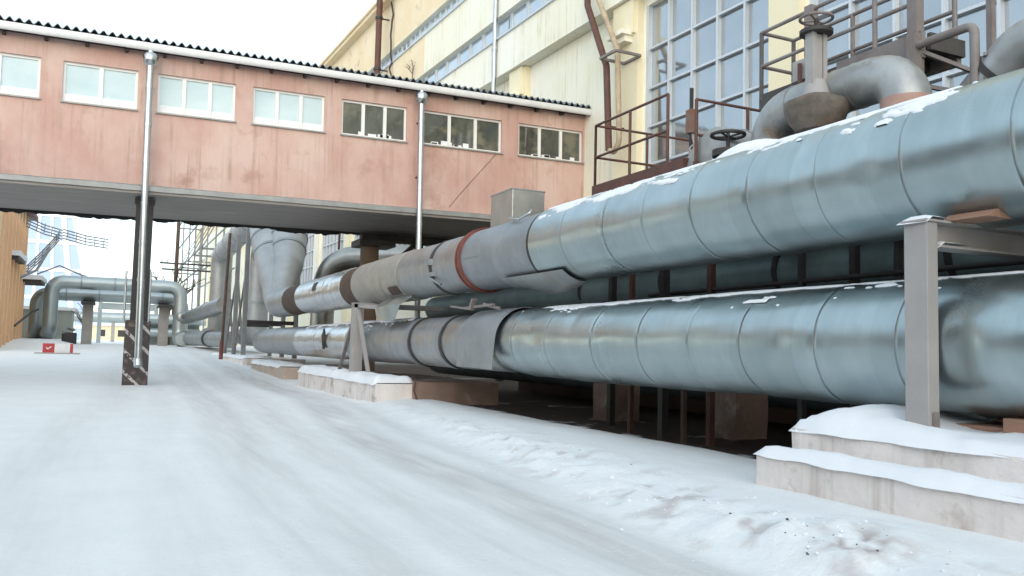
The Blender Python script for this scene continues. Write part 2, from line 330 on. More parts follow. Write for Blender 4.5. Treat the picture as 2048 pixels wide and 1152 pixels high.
edges = [-30] + [e for b in sorted(BAYS) for e in b] + [150]
for k in range(0, len(edges), 2): m.box((0, edges[k], 4.2), (9, edges[k + 1], 13.95))
m.build('lower_wall', 'cream', bld, True)
m = MB(); m.box((.5, -29.9, 4.21), (8.9, 149.9, 13.94)); m.build('dark_interior', 'dark_steel', bld, True)
m = MB(); m.box((-1.15, -30.5, 23.7), (9.3, 150.5, 23.95)); m.box((-1.3, -30.6, 23.95), (9.3, 150.6, 24.1)); m.build('roof', 'ochre', bld, True)
def pilaster(u0, u1, mt='yellow'):
    m = MB(); m.box((-.28, u0, -.4), (0, u1, 14.28)); m.box((-.42, u0 + .1, 13.0), (-.28, u1 - .1, 14.27)); m.build('pilaster', mt, bld, True)
    k = MB(); k.box((-.80, u0 + .25, 12.95), (-.28, u1 - .25, 13.12)); k.box((-.62, u0 + .35, 12.72), (-.28, u1 - .35, 12.948)); k.build('corbel', 'cream', bld, True)
pilaster(25.3, 26.8); pilaster(34.0, 35.4); pilaster(17.62, 18.78)
for u in (43, 52, 61, 70, 79, 88, 97, 106, 115, 124, 133, 142): pilaster(u, u + 1.4, 'yellow' if u % 2 else 'cream')
m = MB(); m.box((-.02, 26.85, 5), (.05, 33.95, 13.9)); m.build('wall_panel', 'cream', bld, True)
def strip_window(u, wd, z0, z1, split):
    f = MB(); t = .07; x0, x1 = OV + .22, OV + .34
    f.box((x0, u, z0), (x1, u + t, z1)); f.box((x0, u + wd - t, z0), (x1, u + wd, z1)); f.box((x0, u + t, z0), (x1, u + wd - t, z0 + t)); f.box((x0, u + t, z1 - t), (x1, u + wd - t, z1))
    if split: f.box((x0 + .01, u + wd / 2 - .04, z0 + t), (x1, u + wd / 2 + .04, z1 - t))
    o = f.build('window', 'alu', bld, True)
    MB().box((x0 + .06, u + t, z0 + t), (x1 + .004, u + wd - t, z1 - t)).build('pane', 'strip_glass', o, True)
for k in range(23): strip_window(26 + k * 1.56, 1.5, 16.21, 17.23, False)
for k in range(22): strip_window(27 + k * 1.58, 1.52, 19.61, 20.44, True)
m = MB(); m.box((OV - .1, 25.9, 16.12), (OV, 62, 16.195)); m.box((OV - .1, 25.9, 19.52), (OV, 62, 19.595)); m.build('window_sill', 'alu', bld, True)
for (u0, u1) in BAYS:
    f = MB(); n = 5 if u1 - u0 < 7 else 7
    f.box((.02, u0, 4.2), (.26, u0 + .14, 13.95)); f.box((.02, u1 - .14, 4.2), (.26, u1, 13.95))
    for k in range(1, n):
        u = u0 + (u1 - u0) * k / n; f.box((.05, u - .042, 4.2), (.25, u + .042, 13.95))
    k = 0
    for z in (5.25, 6.7, 8.12, 9.5, 10.9, 12.35): f.box((.075, u0 + .14, z - .04), (.245, u1 - .14, z + .04))
    w_ = f.build('curtain_window', 'alu', bld, True)
    p = MB()
    for k in range(n):                          # every light sits a hair out of true, as real glazing does
        a, b = u0 + (u1 - u0) * k / n, u0 + (u1 - u0) * (k + 1) / n; zz = [4.2, 5.25, 6.7, 8.12, 9.5, 10.9, 12.35, 13.95]
        for j in range(7):
            d = [.2 + random.uniform(-.006, .006) for _ in range(4)]
            p.add([(d[0], a, zz[j]), (d[1], b, zz[j]), (d[2], b, zz[j + 1]), (d[3], a, zz[j + 1]), (d[0] + .06, a, zz[j]), (d[1] + .06, b, zz[j]), (d[2] + .06, b, zz[j + 1]), (d[3] + .06, a, zz[j + 1])],
                  [(0, 1, 2, 3), (7, 6, 5, 4), (0, 4, 5, 1), (1, 5, 6, 2), (2, 6, 7, 3), (3, 7, 4, 0)])
    p.build('pane', 'glass', w_, True)
m = MB(); m.tube([(OV - .14, 36.3, 23.6), (OV - .14, 36.3, 11.2)], .11, 12)
for z in (21, 18.5, 15.6, 13.2): m.tube([(OV - .14, 36.3, z), (OV - .14, 36.3, z + .12)], .135, 12)
m.build('downpipe', 'chrome_tin', bld, True)

def on_facade(d, u, z): c, s = math.cos(R(1.9)), math.sin(R(1.9)); return Vector((17.85 + c * d - s * u, s * d + c * u, z))
def fpath(pts): return [on_facade(*p) for p in pts]
t = thing('rusty_pipe', 'reddish brown pipe kinking down the yellow wall beside the first glazed bay', 'pipe', on_facade(-.95, 27, 8.7))
MB().tube(arc(fpath([(-.95, 27.75, 23), (-.95, 27.7, 14.7), (-.95, 26.3, 11.9), (-.95, 26.05, 8.7)]), .4), .125, 12).build('shaft', 'brown_steel', t)
m = MB(); m.beam(on_facade(-.95, 27.75, 17), on_facade(-.5, 27.75, 17), .06, .06); m.beam(on_facade(-.95, 26.1, 9.6), on_facade(-.1, 26.1, 9.6), .06, .06); m.build('bracket', 'dark_steel', t)
t = thing('weathered_pipe', 'weathered pipe with a square bracket frame running down to a hooked foot', 'pipe', on_facade(-.95, 26, 8.7))
MB().tube(arc(fpath([(-.95, 26.95, 23), (-.95, 26.9, 14.6), (-.95, 25.6, 12.3), (-.95, 25.4, 8.9), (-.95, 25.7, 8.55), (-.95, 26.0, 8.69)]), .3), .10, 12).build('shaft', mat('stained_pipe', (.36, .27, .2), (.5, .42, .28), 3, rough=.8), t)
m = MB()
for a, b in (((-1.35, 25.1), (-1.35, 26.1)), ((-1.35, 26.1), (-.3, 26.1)), ((-.3, 26.1), (-.3, 25.1)), ((-.3, 25.1), (-1.35, 25.1))): m.beam(on_facade(a[0], a[1], 12.05), on_facade(b[0], b[1], 12.05), .09, .09)
m.build('bracket', 'rail', t)
t = thing('vent_stack', 'tall brown vent stack standing against the ochre upper wall', 'stack', on_facade(-1.3, 52.6, 0))
MB().tube([on_facade(-1.3, 52.6, 0), on_facade(-1.3, 52.6, 27)], .2, 16).build('shaft', 'brown_steel', t)
m = MB()
for z in (12, 15.5, 19.2, 22.6): m = MB(); m.tube([on_facade(-1.3, 52.6, z), on_facade(-1.3, 52.6, z + .15)], .25, 16); m.beam(on_facade(-1.1, 52.6, z + .07), on_facade(-.6, 52.6, z + .07), .08, .08); m.build('collar', 'dark_steel', t)
m = MB(); m.tube(fpath([(-.75, 51.9, 23.6)] + [(-.75 + random.uniform(-.08, .08), 51.6 + random.uniform(-.12, .12), 23.6 - k * .45) for k in range(1, 14)]), .06, 6)
tag(m.build('hanging_cable', 'dark_steel'), 'dark loose cable hanging on the wall right of the vent stack', 'cable')

# ------------------------------------------------------------------ pink footbridge (own frame: x along it, y through it, z up; tilts up towards the works)
SL = .013
brg = thing('enclosed_footbridge', 'pink rendered enclosed footbridge with white windows crossing the snowy road', 'footbridge', (0, 29.2, 6.22), (0, -math.atan(SL), 0))
XL, XR, WH, DP = -16, 17.05, 4.42, 5.2
WIN = [(-11.2, -9.0, 2), (-8.0, -5.6, 2), (-4.45, -2.25, 2), (-1.64, .48, 2), (1.06, 3.47, 3), (4.03, 6.45, 3), (7.05, 9.45, 3), (10.08, 13.25, 3), (13.97, 16.82, 3)]
Z0, Z1 = 2.5, 3.77
m = MB(); e = [XL] + [q for a in WIN for q in a[:2]] + [XR]
m.box((XL, 0, 0), (XR, .28, Z0)); m.box((XL, 0, Z1), (XR, .28, WH))
for k in range(0, len(e), 2): m.box((e[k], 0, Z0), (e[k + 1], .28, Z1))
m.box((XL, DP - .28, 0), (XR, DP, WH)); m.box((XL, .28, 0), (XL + .28, DP - .28, WH)); m.box((XR - .2, .28, 0), (XR, DP - .28, WH))
m.build('wall', 'pink', brg, True)
for k, (a, b, n) in enumerate(WIN):
    f = MB(); d0, d1, t_ = .10, .20, .075
    f.box((a, d0, Z0), (a + t_, d1, Z1)); f.box((b - t_, d0, Z0), (b, d1, Z1)); f.box((a + t_, d0, Z0), (b - t_, d1, Z0 + t_)); f.box((a + t_, d0, Z1 - t_), (b - t_, d1, Z1))
    for j in range(1, n):
        c = a + (b - a) * j / n; f.box((c - .06, d0 - .012, Z0 + t_), (c + .06, d1, Z1 - t_))
    o = f.build('window', 'pvc', brg, True)
    pb = MB()
    for j in range(n):
        c0, c1 = a + (b - a) * j / n + .05, a + (b - a) * (j + 1) / n - .05
        tl = random.uniform(-.004, .004); pb.box((c0, d0 + .05 + tl, Z0 + .07), (c1, d1 + tl, Z1 - .07))
    pb.build('pane', 'pane_white' if k < 6 else 'pane_dark', o, True)
    MB().box((a - .04, -.07, Z0 - .05), (b + .04, .1, Z0 - .002)).build('sill', 'flash', o, True)
    if k >= 6:
        mm = MB(); rr = random.Random(k)
        for _ in range(7):
            c = rr.uniform(a + .2, b - .5); mm.box((c, d0 + .02, Z0 + t_), (c + rr.uniform(.15, .35), d0 + .046, Z0 + t_ + rr.uniform(.05, .16)))
        mm.build('ledge_snow', 'snow', o, True)
    elif k > 1:
        MB().box((a + t_, d0 + .015, Z0 + t_), (b - t_, d0 + .042, Z0 + t_ + .2)).build('ledge_snow', 'snow', o, True)
# floor edge: flashing, dark gap, boarded soffit, ragged felt at the back
m = MB(); N = 90
rows = [[(XL + (XR - XL) * i / N, y, z + .02 * (vnoise(i * .7, j, 61) - .5)) for i in range(N + 1)] for j, (y, z) in enumerate([(.02, .1), (-.3, .06), (-.36, .02), (-.36, -.13), (-.33, -.135)])]
m.grid(rows, False); m.build('flashing', 'flash', brg, True)
m = MB(); m.box((XL, -.30, -.22), (XR, DP + .2, -.14)); m.box((XL, -.28, -.14), (XR, .0, -.02)); m.build('soffit', 'soffit', brg, True)
m = MB(); rr = random.Random(3); N = 320
top = [(XL + (XR - XL) * i / N, DP + .21, -.1) for i in range(N + 1)]
bot = [(XL + (XR - XL) * i / N, DP + .21, -.22 - .2 * fbm(i * .13, 0, 71) - .06 * vnoise(i * .9, 1, 72)) for i in range(N + 1)]
m.grid([top, bot, [(p[0], p[1] + .03, p[2]) for p in bot], [(p[0], p[1] + .03, p[2]) for p in top]], False); m.build('ragged_felt', 'felt', brg, True)
# corrugated roof
m = MB(); N = int((XR + .7 - XL) / .0315); rws = []
for (y, z) in ((-.46, WH + .27), (1.4, WH + .56), (DP / 2, WH + .86), (DP + .4, WH + .25)):
    rws.append([(XL + i * .0315, y, z + .06 * math.sin(i * 2 * math.pi / 8)) for i in range(N)])
low = [(p[0], p[1], p[2] - .03) for p in rws[0]]
m.grid([low] + rws, True); m.build('roof', 'roof_sheet', brg, True)
m = MB(); m.box((XL, -.33, WH - .0), (XR + .25, -.305, WH + .19)); m.box((XL, -.30, WH + .01), (XR + .2, DP + .2, WH + .1)); m.build('eave_board', 'dark_steel', brg, True)
m = MB(); prof = [(-.36 - .085 + .085 * math.cos(a), WH + .06 - .15 * math.sin(a)) for a in np.linspace(0, math.pi, 9)]
prof = [(-.34, WH + .12)] + prof + [(-.53, WH + .14)]
m.grid([[(XL, *p) for p in prof], [(XR + .35, *p) for p in prof]], False)
for x in np.arange(XL + .4, XR, 1.33): m.grid([[(x, p[0] * 1.0 - .004, p[1] - .004) for p in prof], [(x + .05, p[0] - .004, p[1] - .004) for p in prof]], False)
g_ = m.build('gutter', 'white_metal', brg, True); g_.modifiers.new('thick', 'SOLIDIFY').thickness = .012
for k, x in enumerate(np.arange(-14.5, 16.8, 1.12)):
    MB().box((x, -.28, WH - .13), (x + .1, .0, WH + .0)).build('rafter_end', 'dark_steel', brg, True)
for x, zb in ((.80, -.14), (9.83, -.14)):
    m = MB(); y = -.47
    m.tube([(x, y - .02, WH - .11), (x, y - .02, WH - .26)], [.085, .085], 16); m.tube([(x, y - .02, WH - .2), (x, y - .02, WH - .3), (x, y - .02, WH - .52), (x, y - .02, WH - .6)], [.17, .24, .2, .1], 16)
    o = m.build('funnel', 'chrome_tin', brg, True)
    m = MB(); m.tube([(x, y - .02, WH - .55), (x, y - .02, -5.5 if x < 5 else -4.2)], .105, 14)
    for z in (3.1, 1.9, .7, -.6, -1.8, -3): m.tube([(x, y - .02, z), (x, y - .02, z + .1)], .118, 14)
    if x < 5: m.tube([(x, y - .02, -5.42), (x + .01, y - .1, -5.62)], .125, 14)
    d = m.build('downpipe', 'chrome_tin', brg, True); o.parent = d
    m = MB()
    for z in (3.2, 1.2): m.box((x - .02, y, z), (x + .02, .0, z + .04))
    m.build('pipe_clip', 'dark_steel', d, True)
m = MB(); m.tube([(13.0, -.012, 2.42), (12.2, -.012, 1.5), (11.55, -.012, .75), (11.15, -.012, .25)], .007, 5); m.build('wall_cable', 'dark_steel', brg, True)

# columns under the bridge
z0 = gz(.85, 29.6)
t = thing('support_column', 'dark steel bridge column on a black and white striped base in the snow', 'column', (.85, 29.65, z0))
m = MB(); m.box((.85 - .25, 29.5, z0 + 2.0), (.85 - .05, 29.9, 5.92)); m.box((.85 + .06, 29.5, z0 + 2.0), (.85 + .26, 29.9, 5.92)); m.box((.85 - .05, 29.6, z0 + 2), (.85 + .06, 29.8, 5.90)); m.build('shaft', 'col', t)
m = MB(); m.box((.85 - .38, 29.42, z0 - .2), (.85 + .36, 30.0, z0 + 2.05)); m.build('striped_base', 'stripes', t, bevel=.03)
MB().box((.55, 29.45, 5.80), (1.15, 29.95, 5.94)).build('column_head', 'col', t)
for x in (.42, 1.13): MB().tube([(x, 29.36, z0 + 2.0), (x, 29.36, z0 + 3.6)], .035, 8).build('guard_rod', 'chrome_tin', t)
t = thing('support_column', 'rust brown round bridge column behind the pipes', 'column', (9.6, 34.2, 0))
MB().tube([(9.6, 34.2, -.1), (9.6, 34.2, 5.5)], .38, 20).build('shaft', mat('rusty_column_paint', (.22, .155, .105), (.15, .10, .075), 2, rough=.8, c3=(.28, .2, .13)), t)
m = MB(); m.box((9.0, 33.5, 5.5), (10.5, 34.9, 5.75)); m.box((9.2, 34.0, 5.752), (15.0, 34.4, 6.05)); m.build('column_head', 'dark_steel', t)
m = MB(); m.beam((9.9, 34.2, 4.2), (11.6, 34.2, 5.8), .18, .18); m.beam((11.7, 34.1, 3.8), (11.7, 34.1, 5.8), .3, .3); m.beam((12.7, 34.1, 3.8), (12.7, 34.1, 5.8), .35, .3); m.build('brace', 'dark_steel', t)
t = thing('support_column', 'dark steel frame carrying the bridge beside the factory wall', 'column', (15.3, 31.5, 0))
m = MB()
for y in (29.8, 33.2): m.beam((15.2, y, -.1), (15.2, y, 6.1), .28, .28, (0, 1, 0))
m.build('shaft', 'dark_steel', t)
m = MB(); m.beam((15.2, 29.8, 1.4), (15.2, 33.2, 5.5), .12, .12); m.beam((15.2, 33.2, 1.4), (15.2, 29.8, 5.5), .11, .11); m.build('brace', 'dark_steel', t)

# ------------------------------------------------------------------ the two great pipes
XP = 7.2
def cyl(y0, y1, zc, rad, seams=(), dents=(), lip=.0034, nth=72, dy=.09, seed=0, rough=.008, sag=0, taper=None, ends=True, xo=0):
    ysn = list(np.arange(y0, y1, dy)) + [y1]
    for s_ in seams:
        if y0 < s_ < y1: ysn += [s_ - .05, s_ - .002, s_, s_ + .012, s_ + .02]
    ysn = np.array(sorted(set(round(q, 4) for q in ysn))); th = np.linspace(0, 2 * math.pi, nth, endpoint=False)
    Yg, Tg = np.meshgrid(ysn, th, indexing='ij'); r = np.full_like(Yg, rad)
    k = np.searchsorted(np.array(sorted(seams)) if len(seams) else np.array([1e9]), Yg)
    cs = np.cos(Tg) * 3; sn = np.sin(Tg) * 3
    r += rough * 2 * (fbm(Yg * .8 + 7 * k + sn * .4, cs * .6 + sn * .6, seed + 5, 3) - .5) + rough * .6 * (vnoise(Yg * 3, Tg * 6, seed + 9) - .5)
    r += .006 * (vnoise(k * 1.37 + .5, 0 * Yg, seed + 2) - .5)
    for s_ in seams: r += np.where((Yg >= s_ - .051) & (Yg < s_ - .001), lip, 0) - np.where((Yg >= s_ - .001) & (Yg <= s_ + .013), .0025, 0)
    for (yc, tc_, wy, wt, dp) in dents:
        dt = (Tg - tc_ + math.pi) % (2 * math.pi) - math.pi; r -= dp * np.exp(-((Yg - yc) / wy) ** 2 - (dt / wt) ** 2)
    if taper: r *= np.interp(Yg, taper[0], taper[1])
    zc_ = zc + sag * (fbm(Yg * .35, Yg * 0, seed + 3) - .5)
    m = MB(); X = XP + xo + r * np.cos(Tg); Z = zc_ + r * np.sin(Tg)
    m.grid([[(X[i, j], Yg[i, j], Z[i, j]) for j in range(nth)] for i in range(len(ysn))], True, True)
    if ends:
        n = len(m.v); m.add(m.v[:nth], [tuple(range(nth - 1, -1, -1))]); m.add(m.v[n - nth:n], [tuple(range(nth))])
    return m
def ring(y, zc, rad, wd, th=.04, xo=0, nth=64):
    m = MB(); P = []
    for (yy, rr_) in ((y, rad - .02), (y, rad + th), (y + wd, rad + th), (y + wd, rad - .02)):
        P.append([(XP + xo + rr_ * math.cos(a), yy, zc + rr_ * math.sin(a)) for a in np.linspace(0, 2 * math.pi, nth, endpoint=False)])
    m.grid(P, False, True); return m
ZU, RU, ZL, RL = 3.29, .675, 1.55, .634
PI = math.pi
up = thing('steam_pipe', 'upper of the two huge silver clad pipes, with a red ring and brown bands', 'pipe', (XP, 12, ZU))
cyl(-4, 13.2, ZU, RU, [-3, -1.9, -.8, .3, 1.4, 2.5, 3.55, 4.42, 5.5, 6.55, 7.6, 8.65, 9.7, 10.75, 12.05], [(6.9, PI * .83, .16, .35, .035), (4.1, PI * .8, .3, .4, .02), (9.2, PI * .75, .3, .5, .012), (12.6, PI * .9, .2, .4, .012), (5.9, PI * 1.05, .12, .2, .02), (8.1, PI * .95, .25, .22, .014), (10.2, PI * .85, .2, .3, .014), (7.9, PI * 1.2, .5, .3, .012), (11.3, PI * 1.1, .15, .3, .012), (6.2, PI * .7, .08, .5, .012)], seed=1).build('cladding', 'zinc', up)
cyl(13.28, 16.45, ZU, RU - .03, [14.9], [(14.3, PI, .3, .4, .01)], seed=12, rough=.008).build('cladding', 'zinc_dull', up)
o = ring(13.17, ZU, RU - .03, .14, .02).build('gap_band', 'dark_steel', up)
ring(16.42, ZU, RU - .05, .09, .075).build('flange', 'rust_red', up); ring(16.60, ZU, RU - .05, .06, .06).build('flange', 'rust_red', up)
cyl(16.66, 18.22, ZU, RU - .045, [17.4], seed=13, rough=.009).build('cladding', 'zinc_worn', up)
ring(18.22, ZU, RU - .06, .17, .03).build('gap_band', 'dark_steel', up)
cyl(18.39, 20.9, ZU, RU - .045, [19.6], [(19.2, PI, .3, .5, .02)], seed=14, rough=.011).build('cladding', 'zinc_worn', up)
cyl(20.9, 25.3, ZU, RU - .02, [22.8], [(21.6, PI * 1.2, .3, .4, .03)], seed=15, rough=.016).build('cladding', 'patina', up)
cyl(25.3, 26.75, ZU, RU - .055, seed=16, rough=.004).build('bare_band', 'rust', up)
cyl(26.75, 34.0, ZU, RU - .035, [28.0, 29.2, 30.6, 32.2], [(28.4, PI * .9, .3, .4, .02), (31, PI, .3, .4, .015)], seed=17, rough=.012).build('cladding', 'shiny', up)
cyl(34.0, 36.8, ZU, RU - .06, seed=18).build('bare_band', 'rust', up)
cyl(36.8, 40.2, ZU, RU - .035, [38], seed=19, rough=.012).build('cladding', 'zinc_worn', up)
# small hatch, clip and torn bits
def shell(zc, rad, y0, y1, t0, t1, thick=.012, ny=8, nt_=14, fl=None):
    m = MB(); A = []; B_ = []
    for i in range(ny + 1):
        y = y0 + (y1 - y0) * i / ny; ra = []; rb = []
        for j in range(nt_ + 1):
            a = t0 + (t1 - t0) * j / nt_; r_ = rad + (fl(i / ny, j / nt_) if fl else 0)
            ra.append((XP + (r_ + thick) * math.cos(a), y, zc + (r_ + thick) * math.sin(a))); rb.append((XP + r_ * math.cos(a), y, zc + r_ * math.sin(a)))
        A.append(ra); B_.append(rb)
    m.grid(A); m.grid(B_)
    for P, Q in ((A[0], B_[0]), (A[-1], B_[-1]), ([r_[0] for r_ in A], [r_[0] for r_ in B_]), ([r_[-1] for r_ in A], [r_[-1] for r_ in B_])): m.grid([P, Q], False)
    return m
shell(ZU, RU - .028, 15.45, 16.25, PI * .86, PI * 1.02, .014).build('hatch', 'zinc_dull', up)
m = MB(); m.box((6.50, 18.15, 3.28), (6.62, 18.45, 3.42)); m.box((6.55, 18.0, 3.02), (6.62, 18.3, 3.12)); m.beam((6.56, 18.3, 3.0), (6.66, 17.8, 2.82), .05, .05); m.build('clamp', 'zinc_dull', up)
shell(ZU, RU - .03, 30.2, 30.8, PI * .82, PI * .98, .012).build('torn_patch', 'dark_steel', up)
shell(ZU, RU - .005, 20.95, 21.7, PI * 1.16, PI * 1.28, .012).build('rust_hole', 'rust', up)

lo = thing('steam_pipe', 'lower of the two huge silver clad pipes, close above the ground', 'pipe', (XP, 12, ZL))
cyl(-4, 14.95, ZL, RL, [-3, -1.9, -.8, .3, 1.4, 2.5, 3.6, 4.35, 5.6, 6.6, 7.75, 8.7, 9.85, 11.1, 12.6, 13.9], [(4.98, PI * 1.02, .16, .55, .07), (8.2, PI * 1.4, .8, .6, .03), (7.6, PI * .72, .3, .3, .012), (13.0, PI * .95, .25, .35, .02), (6.4, PI * 1.3, .6, .5, -.015), (9.4, PI * .85, .2, .25, .016), (10.6, PI * 1.1, .3, .3, .014), (11.8, PI * .8, .15, .4, .016), (7.1, PI * 1.0, .1, .3, .012), (13.4, PI * .75, .25, .2, .02)], seed=31, sag=.05, taper=([-4, 13.9, 14.5, 14.95], [1, 1, .95, .86])).build('cladding', 'zinc', lo)
cyl(14.95, 19.9, ZL, RL - .05, [16.2, 17.5], [(16.5, PI * .85, .2, .3, .03)], seed=32, rough=.01).build('cladding', 'zinc_worn', lo)
for y in (17.55, 19.7): ring(y, ZL, RL - .05, .10, .035).build('strap', 'dark_steel', lo)
ring(17.72, ZL, RL - .05, .22, .025).build('strap', 'zinc_dull', lo); ring(19.86, ZL, RL - .05, .3, .025).build('strap', 'zinc_dull', lo)
cyl(19.9, 26, ZL, RL - .045, [21.3, 22.7, 24.3], [(22, PI * .9, .3, .4, .02)], seed=33, rough=.012).build('cladding', 'zinc_worn', lo)
cyl(26, 34, ZL, RL - .03, [28.1, 30.4, 32.2], [(29, PI * .9, .2, .3, .03), (28.6, PI * .8, .3, .2, .03)], seed=34, rough=.014).build('cladding', 'shiny', lo)
cyl(34, 44.5, ZL, RL - .035, [36, 38, 41], seed=35, rough=.012).build('cladding', 'zinc_worn', lo)
m = MB(); m.tube([(6.60, 28.75, 1.95), (6.55, 28.55, 1.70), (6.555, 28.6, 1.5), (6.58, 28.62, 1.28)], [.03, .09, .06, .05], 6); m.build('tear', 'dark_steel', lo)
shell(ZL, RL + .02, 14.5, 16.35, PI * .28, PI * 1.2, .012, 12, 40, lambda i, j: (lambda a: (RL + .03) * (1 / math.cos(max(0, a - PI * .98)) - 1))(PI * .28 + PI * .92 * j) + .03 * (1 - i) * j).build('loose_sheet', 'zinc_dull', lo)

# snow lying on the pipes
def pipe_snow(zc, rad, yr, thf, thr, seed, lift=.03):
    m = MB(); ysn = np.arange(yr[0], yr[1], .022); tt = np.arange(R(40), R(148), R(1.4)); K = {}
    Yg, Tg = np.meshgrid(ysn, tt, indexing='ij')
    n_ = fbm(Yg * 1.3, Tg * 3.5, seed, 5) + .55 * (fbm(Yg * 5, Tg * 12, seed + 8, 4) - .5); lim = np.interp(np.degrees(Tg), thf[0], thf[1]) + np.interp(Yg, thr[0], thr[1])
    ex = n_ - lim; keep = ex > 0; nt_ = len(tt)
    h = np.clip(ex * .3, 0, 1) ** .6 * lift * 1.5 + .003
    for i in range(len(ysn)):
        for j in range(nt_):
            r_ = rad + (h[i, j] if keep[i, j] else -.012); m.v.append((XP + r_ * math.cos(Tg[i, j]), Yg[i, j], zc + r_ * math.sin(Tg[i, j])))
    for i in range(len(ysn) - 1):
        for j in range(nt_ - 1):
            if keep[i:i + 2, j:j + 2].any(): m.f.append((i * nt_ + j, i * nt_ + j + 1, (i + 1) * nt_ + j + 1, (i + 1) * nt_ + j)); m.sm.append(True)
    return m
tag(pipe_snow(ZU, RU + .004, (4.6, 13.1), ([38, 95, 112, 124, 135, 150], [.38, .445, .48, .52, .58, .74]), ([4.6, 5.4, 6.4, 8.5, 11, 13.1], [.28, .12, .02, -.04, -.06, -.03]), 81, .02).build('snow', 'snow'), 'thin patches of snow lying along the top of the upper pipe', 'snow', kind='stuff')
tag(pipe_snow(ZL, RL + .01, (3.2, 14.2), ([38, 88, 100, 110, 122, 150], [.25, .36, .46, .60, .72, .9]), ([3, 4.5, 5, 7, 9.5, 14], [.05, .05, .14, -.02, -.02, .02]), 91, .02).build('snow', 'snow'), 'narrow strip of snow along the top of the lower pipe', 'snow', kind='stuff')
tag(pipe_snow(ZL, RL - .03, (20.5, 33), ([38, 100, 112, 120, 150], [.15, .25, .4, .62, .9]), ([20, 33], [0, 0]), 95, .05).build('snow', 'snow'), 'snow ridge lying on the far stretch of the lower pipe', 'snow', kind='stuff')

# sheet metal box, bent sheets
t = thing('metal_box', 'bare sheet metal box sitting on top of the upper pipe', 'box', (7.25, 15.2, 3.9))
m = MB(); x0, x1, y0, y1, z0, z1 = 6.92, 7.62, 14.72, 15.75, 3.78, 4.52
m.box((x0, y0, z0), (x1, y1, z1)); m.build('casing', mat('box_sheet', (.46, .46, .42), (.37, .38, .36), 2.5, rough=.4, metal=.85, bump=.05, bscale=4, c3=(.3, .27, .22)), t, bevel=.012)
m = MB(); m.box((x0 - .012, y0 - .012, z1 - .01), (x1 + .012, y1 + .012, z1 + .012)); m.build('lid', 'zinc_dull', t)
m = MB(); m.tube(arc([(6.95, 14.62, 3.93), (6.78, 14.55, 3.90), (6.72, 14.0, 3.80), (6.85, 13.75, 3.92), (6.95, 13.95, 3.99)], .12), .022, 8); m.build('bent_wire', 'chrome_tin', t)
m = MB(); m.grid([[(6.72, 22.4, 2.62), (6.44, 22.2, 2.42), (6.46, 22.0, 2.1)], [(6.74, 21.0, 2.70), (6.45, 21.2, 2.48), (6.50, 21.3, 2.06)], [(6.80, 20.2, 2.68), (6.56, 20.4, 2.46), (6.55, 20.8, 2.08)]], False)
o = m.build('bent_sheet', 'zinc'); o.modifiers.new('t', 'SOLIDIFY').thickness = .012; tag(o, 'bent silver metal sheet wedged between the two pipes by the grey post', 'metal sheet')
o = shell(ZU, RU + .02, 12.3, 14.7, PI * 1.27, PI * 1.5, .012, 8, 10, lambda i, j: .02 + .15 * j * math.sin(PI * min(1, i * 1.2)) ).build('hanging_sheet', 'zinc_worn')
tag(o, 'loose silver sheet hanging under the upper pipe below the metal box', 'metal sheet')
m = MB(); m.beam((6.6, 17.0, 2.3), (6.7, 16.2, 2.22), .04, .04); m.beam((6.7, 16.4, 2.25), (6.8, 15.2, 2.28), .05, .05); m.beam((6.75, 15.6, 2.3), (6.85, 15.0, 2.2), .03, .06); m.beam((6.7, 16.1, 2.2), (6.72, 16.0, 2.42), .12, .05)
tag(m.build('scrap_metal', 'rail'), 'scraps of bent metal lying on the lower pipe under the loose wrap', 'scrap', kind='stuff')

# ------------------------------------------------------------------ plinths and supports
def snow_cap(x0, x1, y0, y1, z, h, seed, hump=0):
    m = MB(); nx_, ny_ = max(4, int((x1 - x0) / .07)), max(4, int((y1 - y0) / .07)); rows = []
    for i in range(ny_ + 1):
        r_ = []
        for j in range(nx_ + 1):
            u, v = j / nx_, i / ny_; x = x0 + (x1 - x0) * u; y = y0 + (y1 - y0) * v
            ed = min(u * (x1 - x0), (1 - u) * (x1 - x0), v * (y1 - y0), (1 - v) * (y1 - y0))
            hh = h * (1 - math.exp(-ed / .07)) * (.35 + 1.3 * float(fbm(x * 2.2, y * 2.2, seed, 4))) + hump * math.exp(-((y - (y1 - .5)) / .45) ** 2) * (1 - math.exp(-ed / .2))
            xx = x - (.09 * float(fbm(y * 3.5, 0, seed + 1, 4)) - .03 if j == 0 else 0); yy = y
            r_.append((xx, yy, z + .022 + hh - (.035 + .03 * float(vnoise(y * 3, 0, seed + 4)) if j == 0 else 0)))
        rows.append(r_)
    m.grid(rows); return m
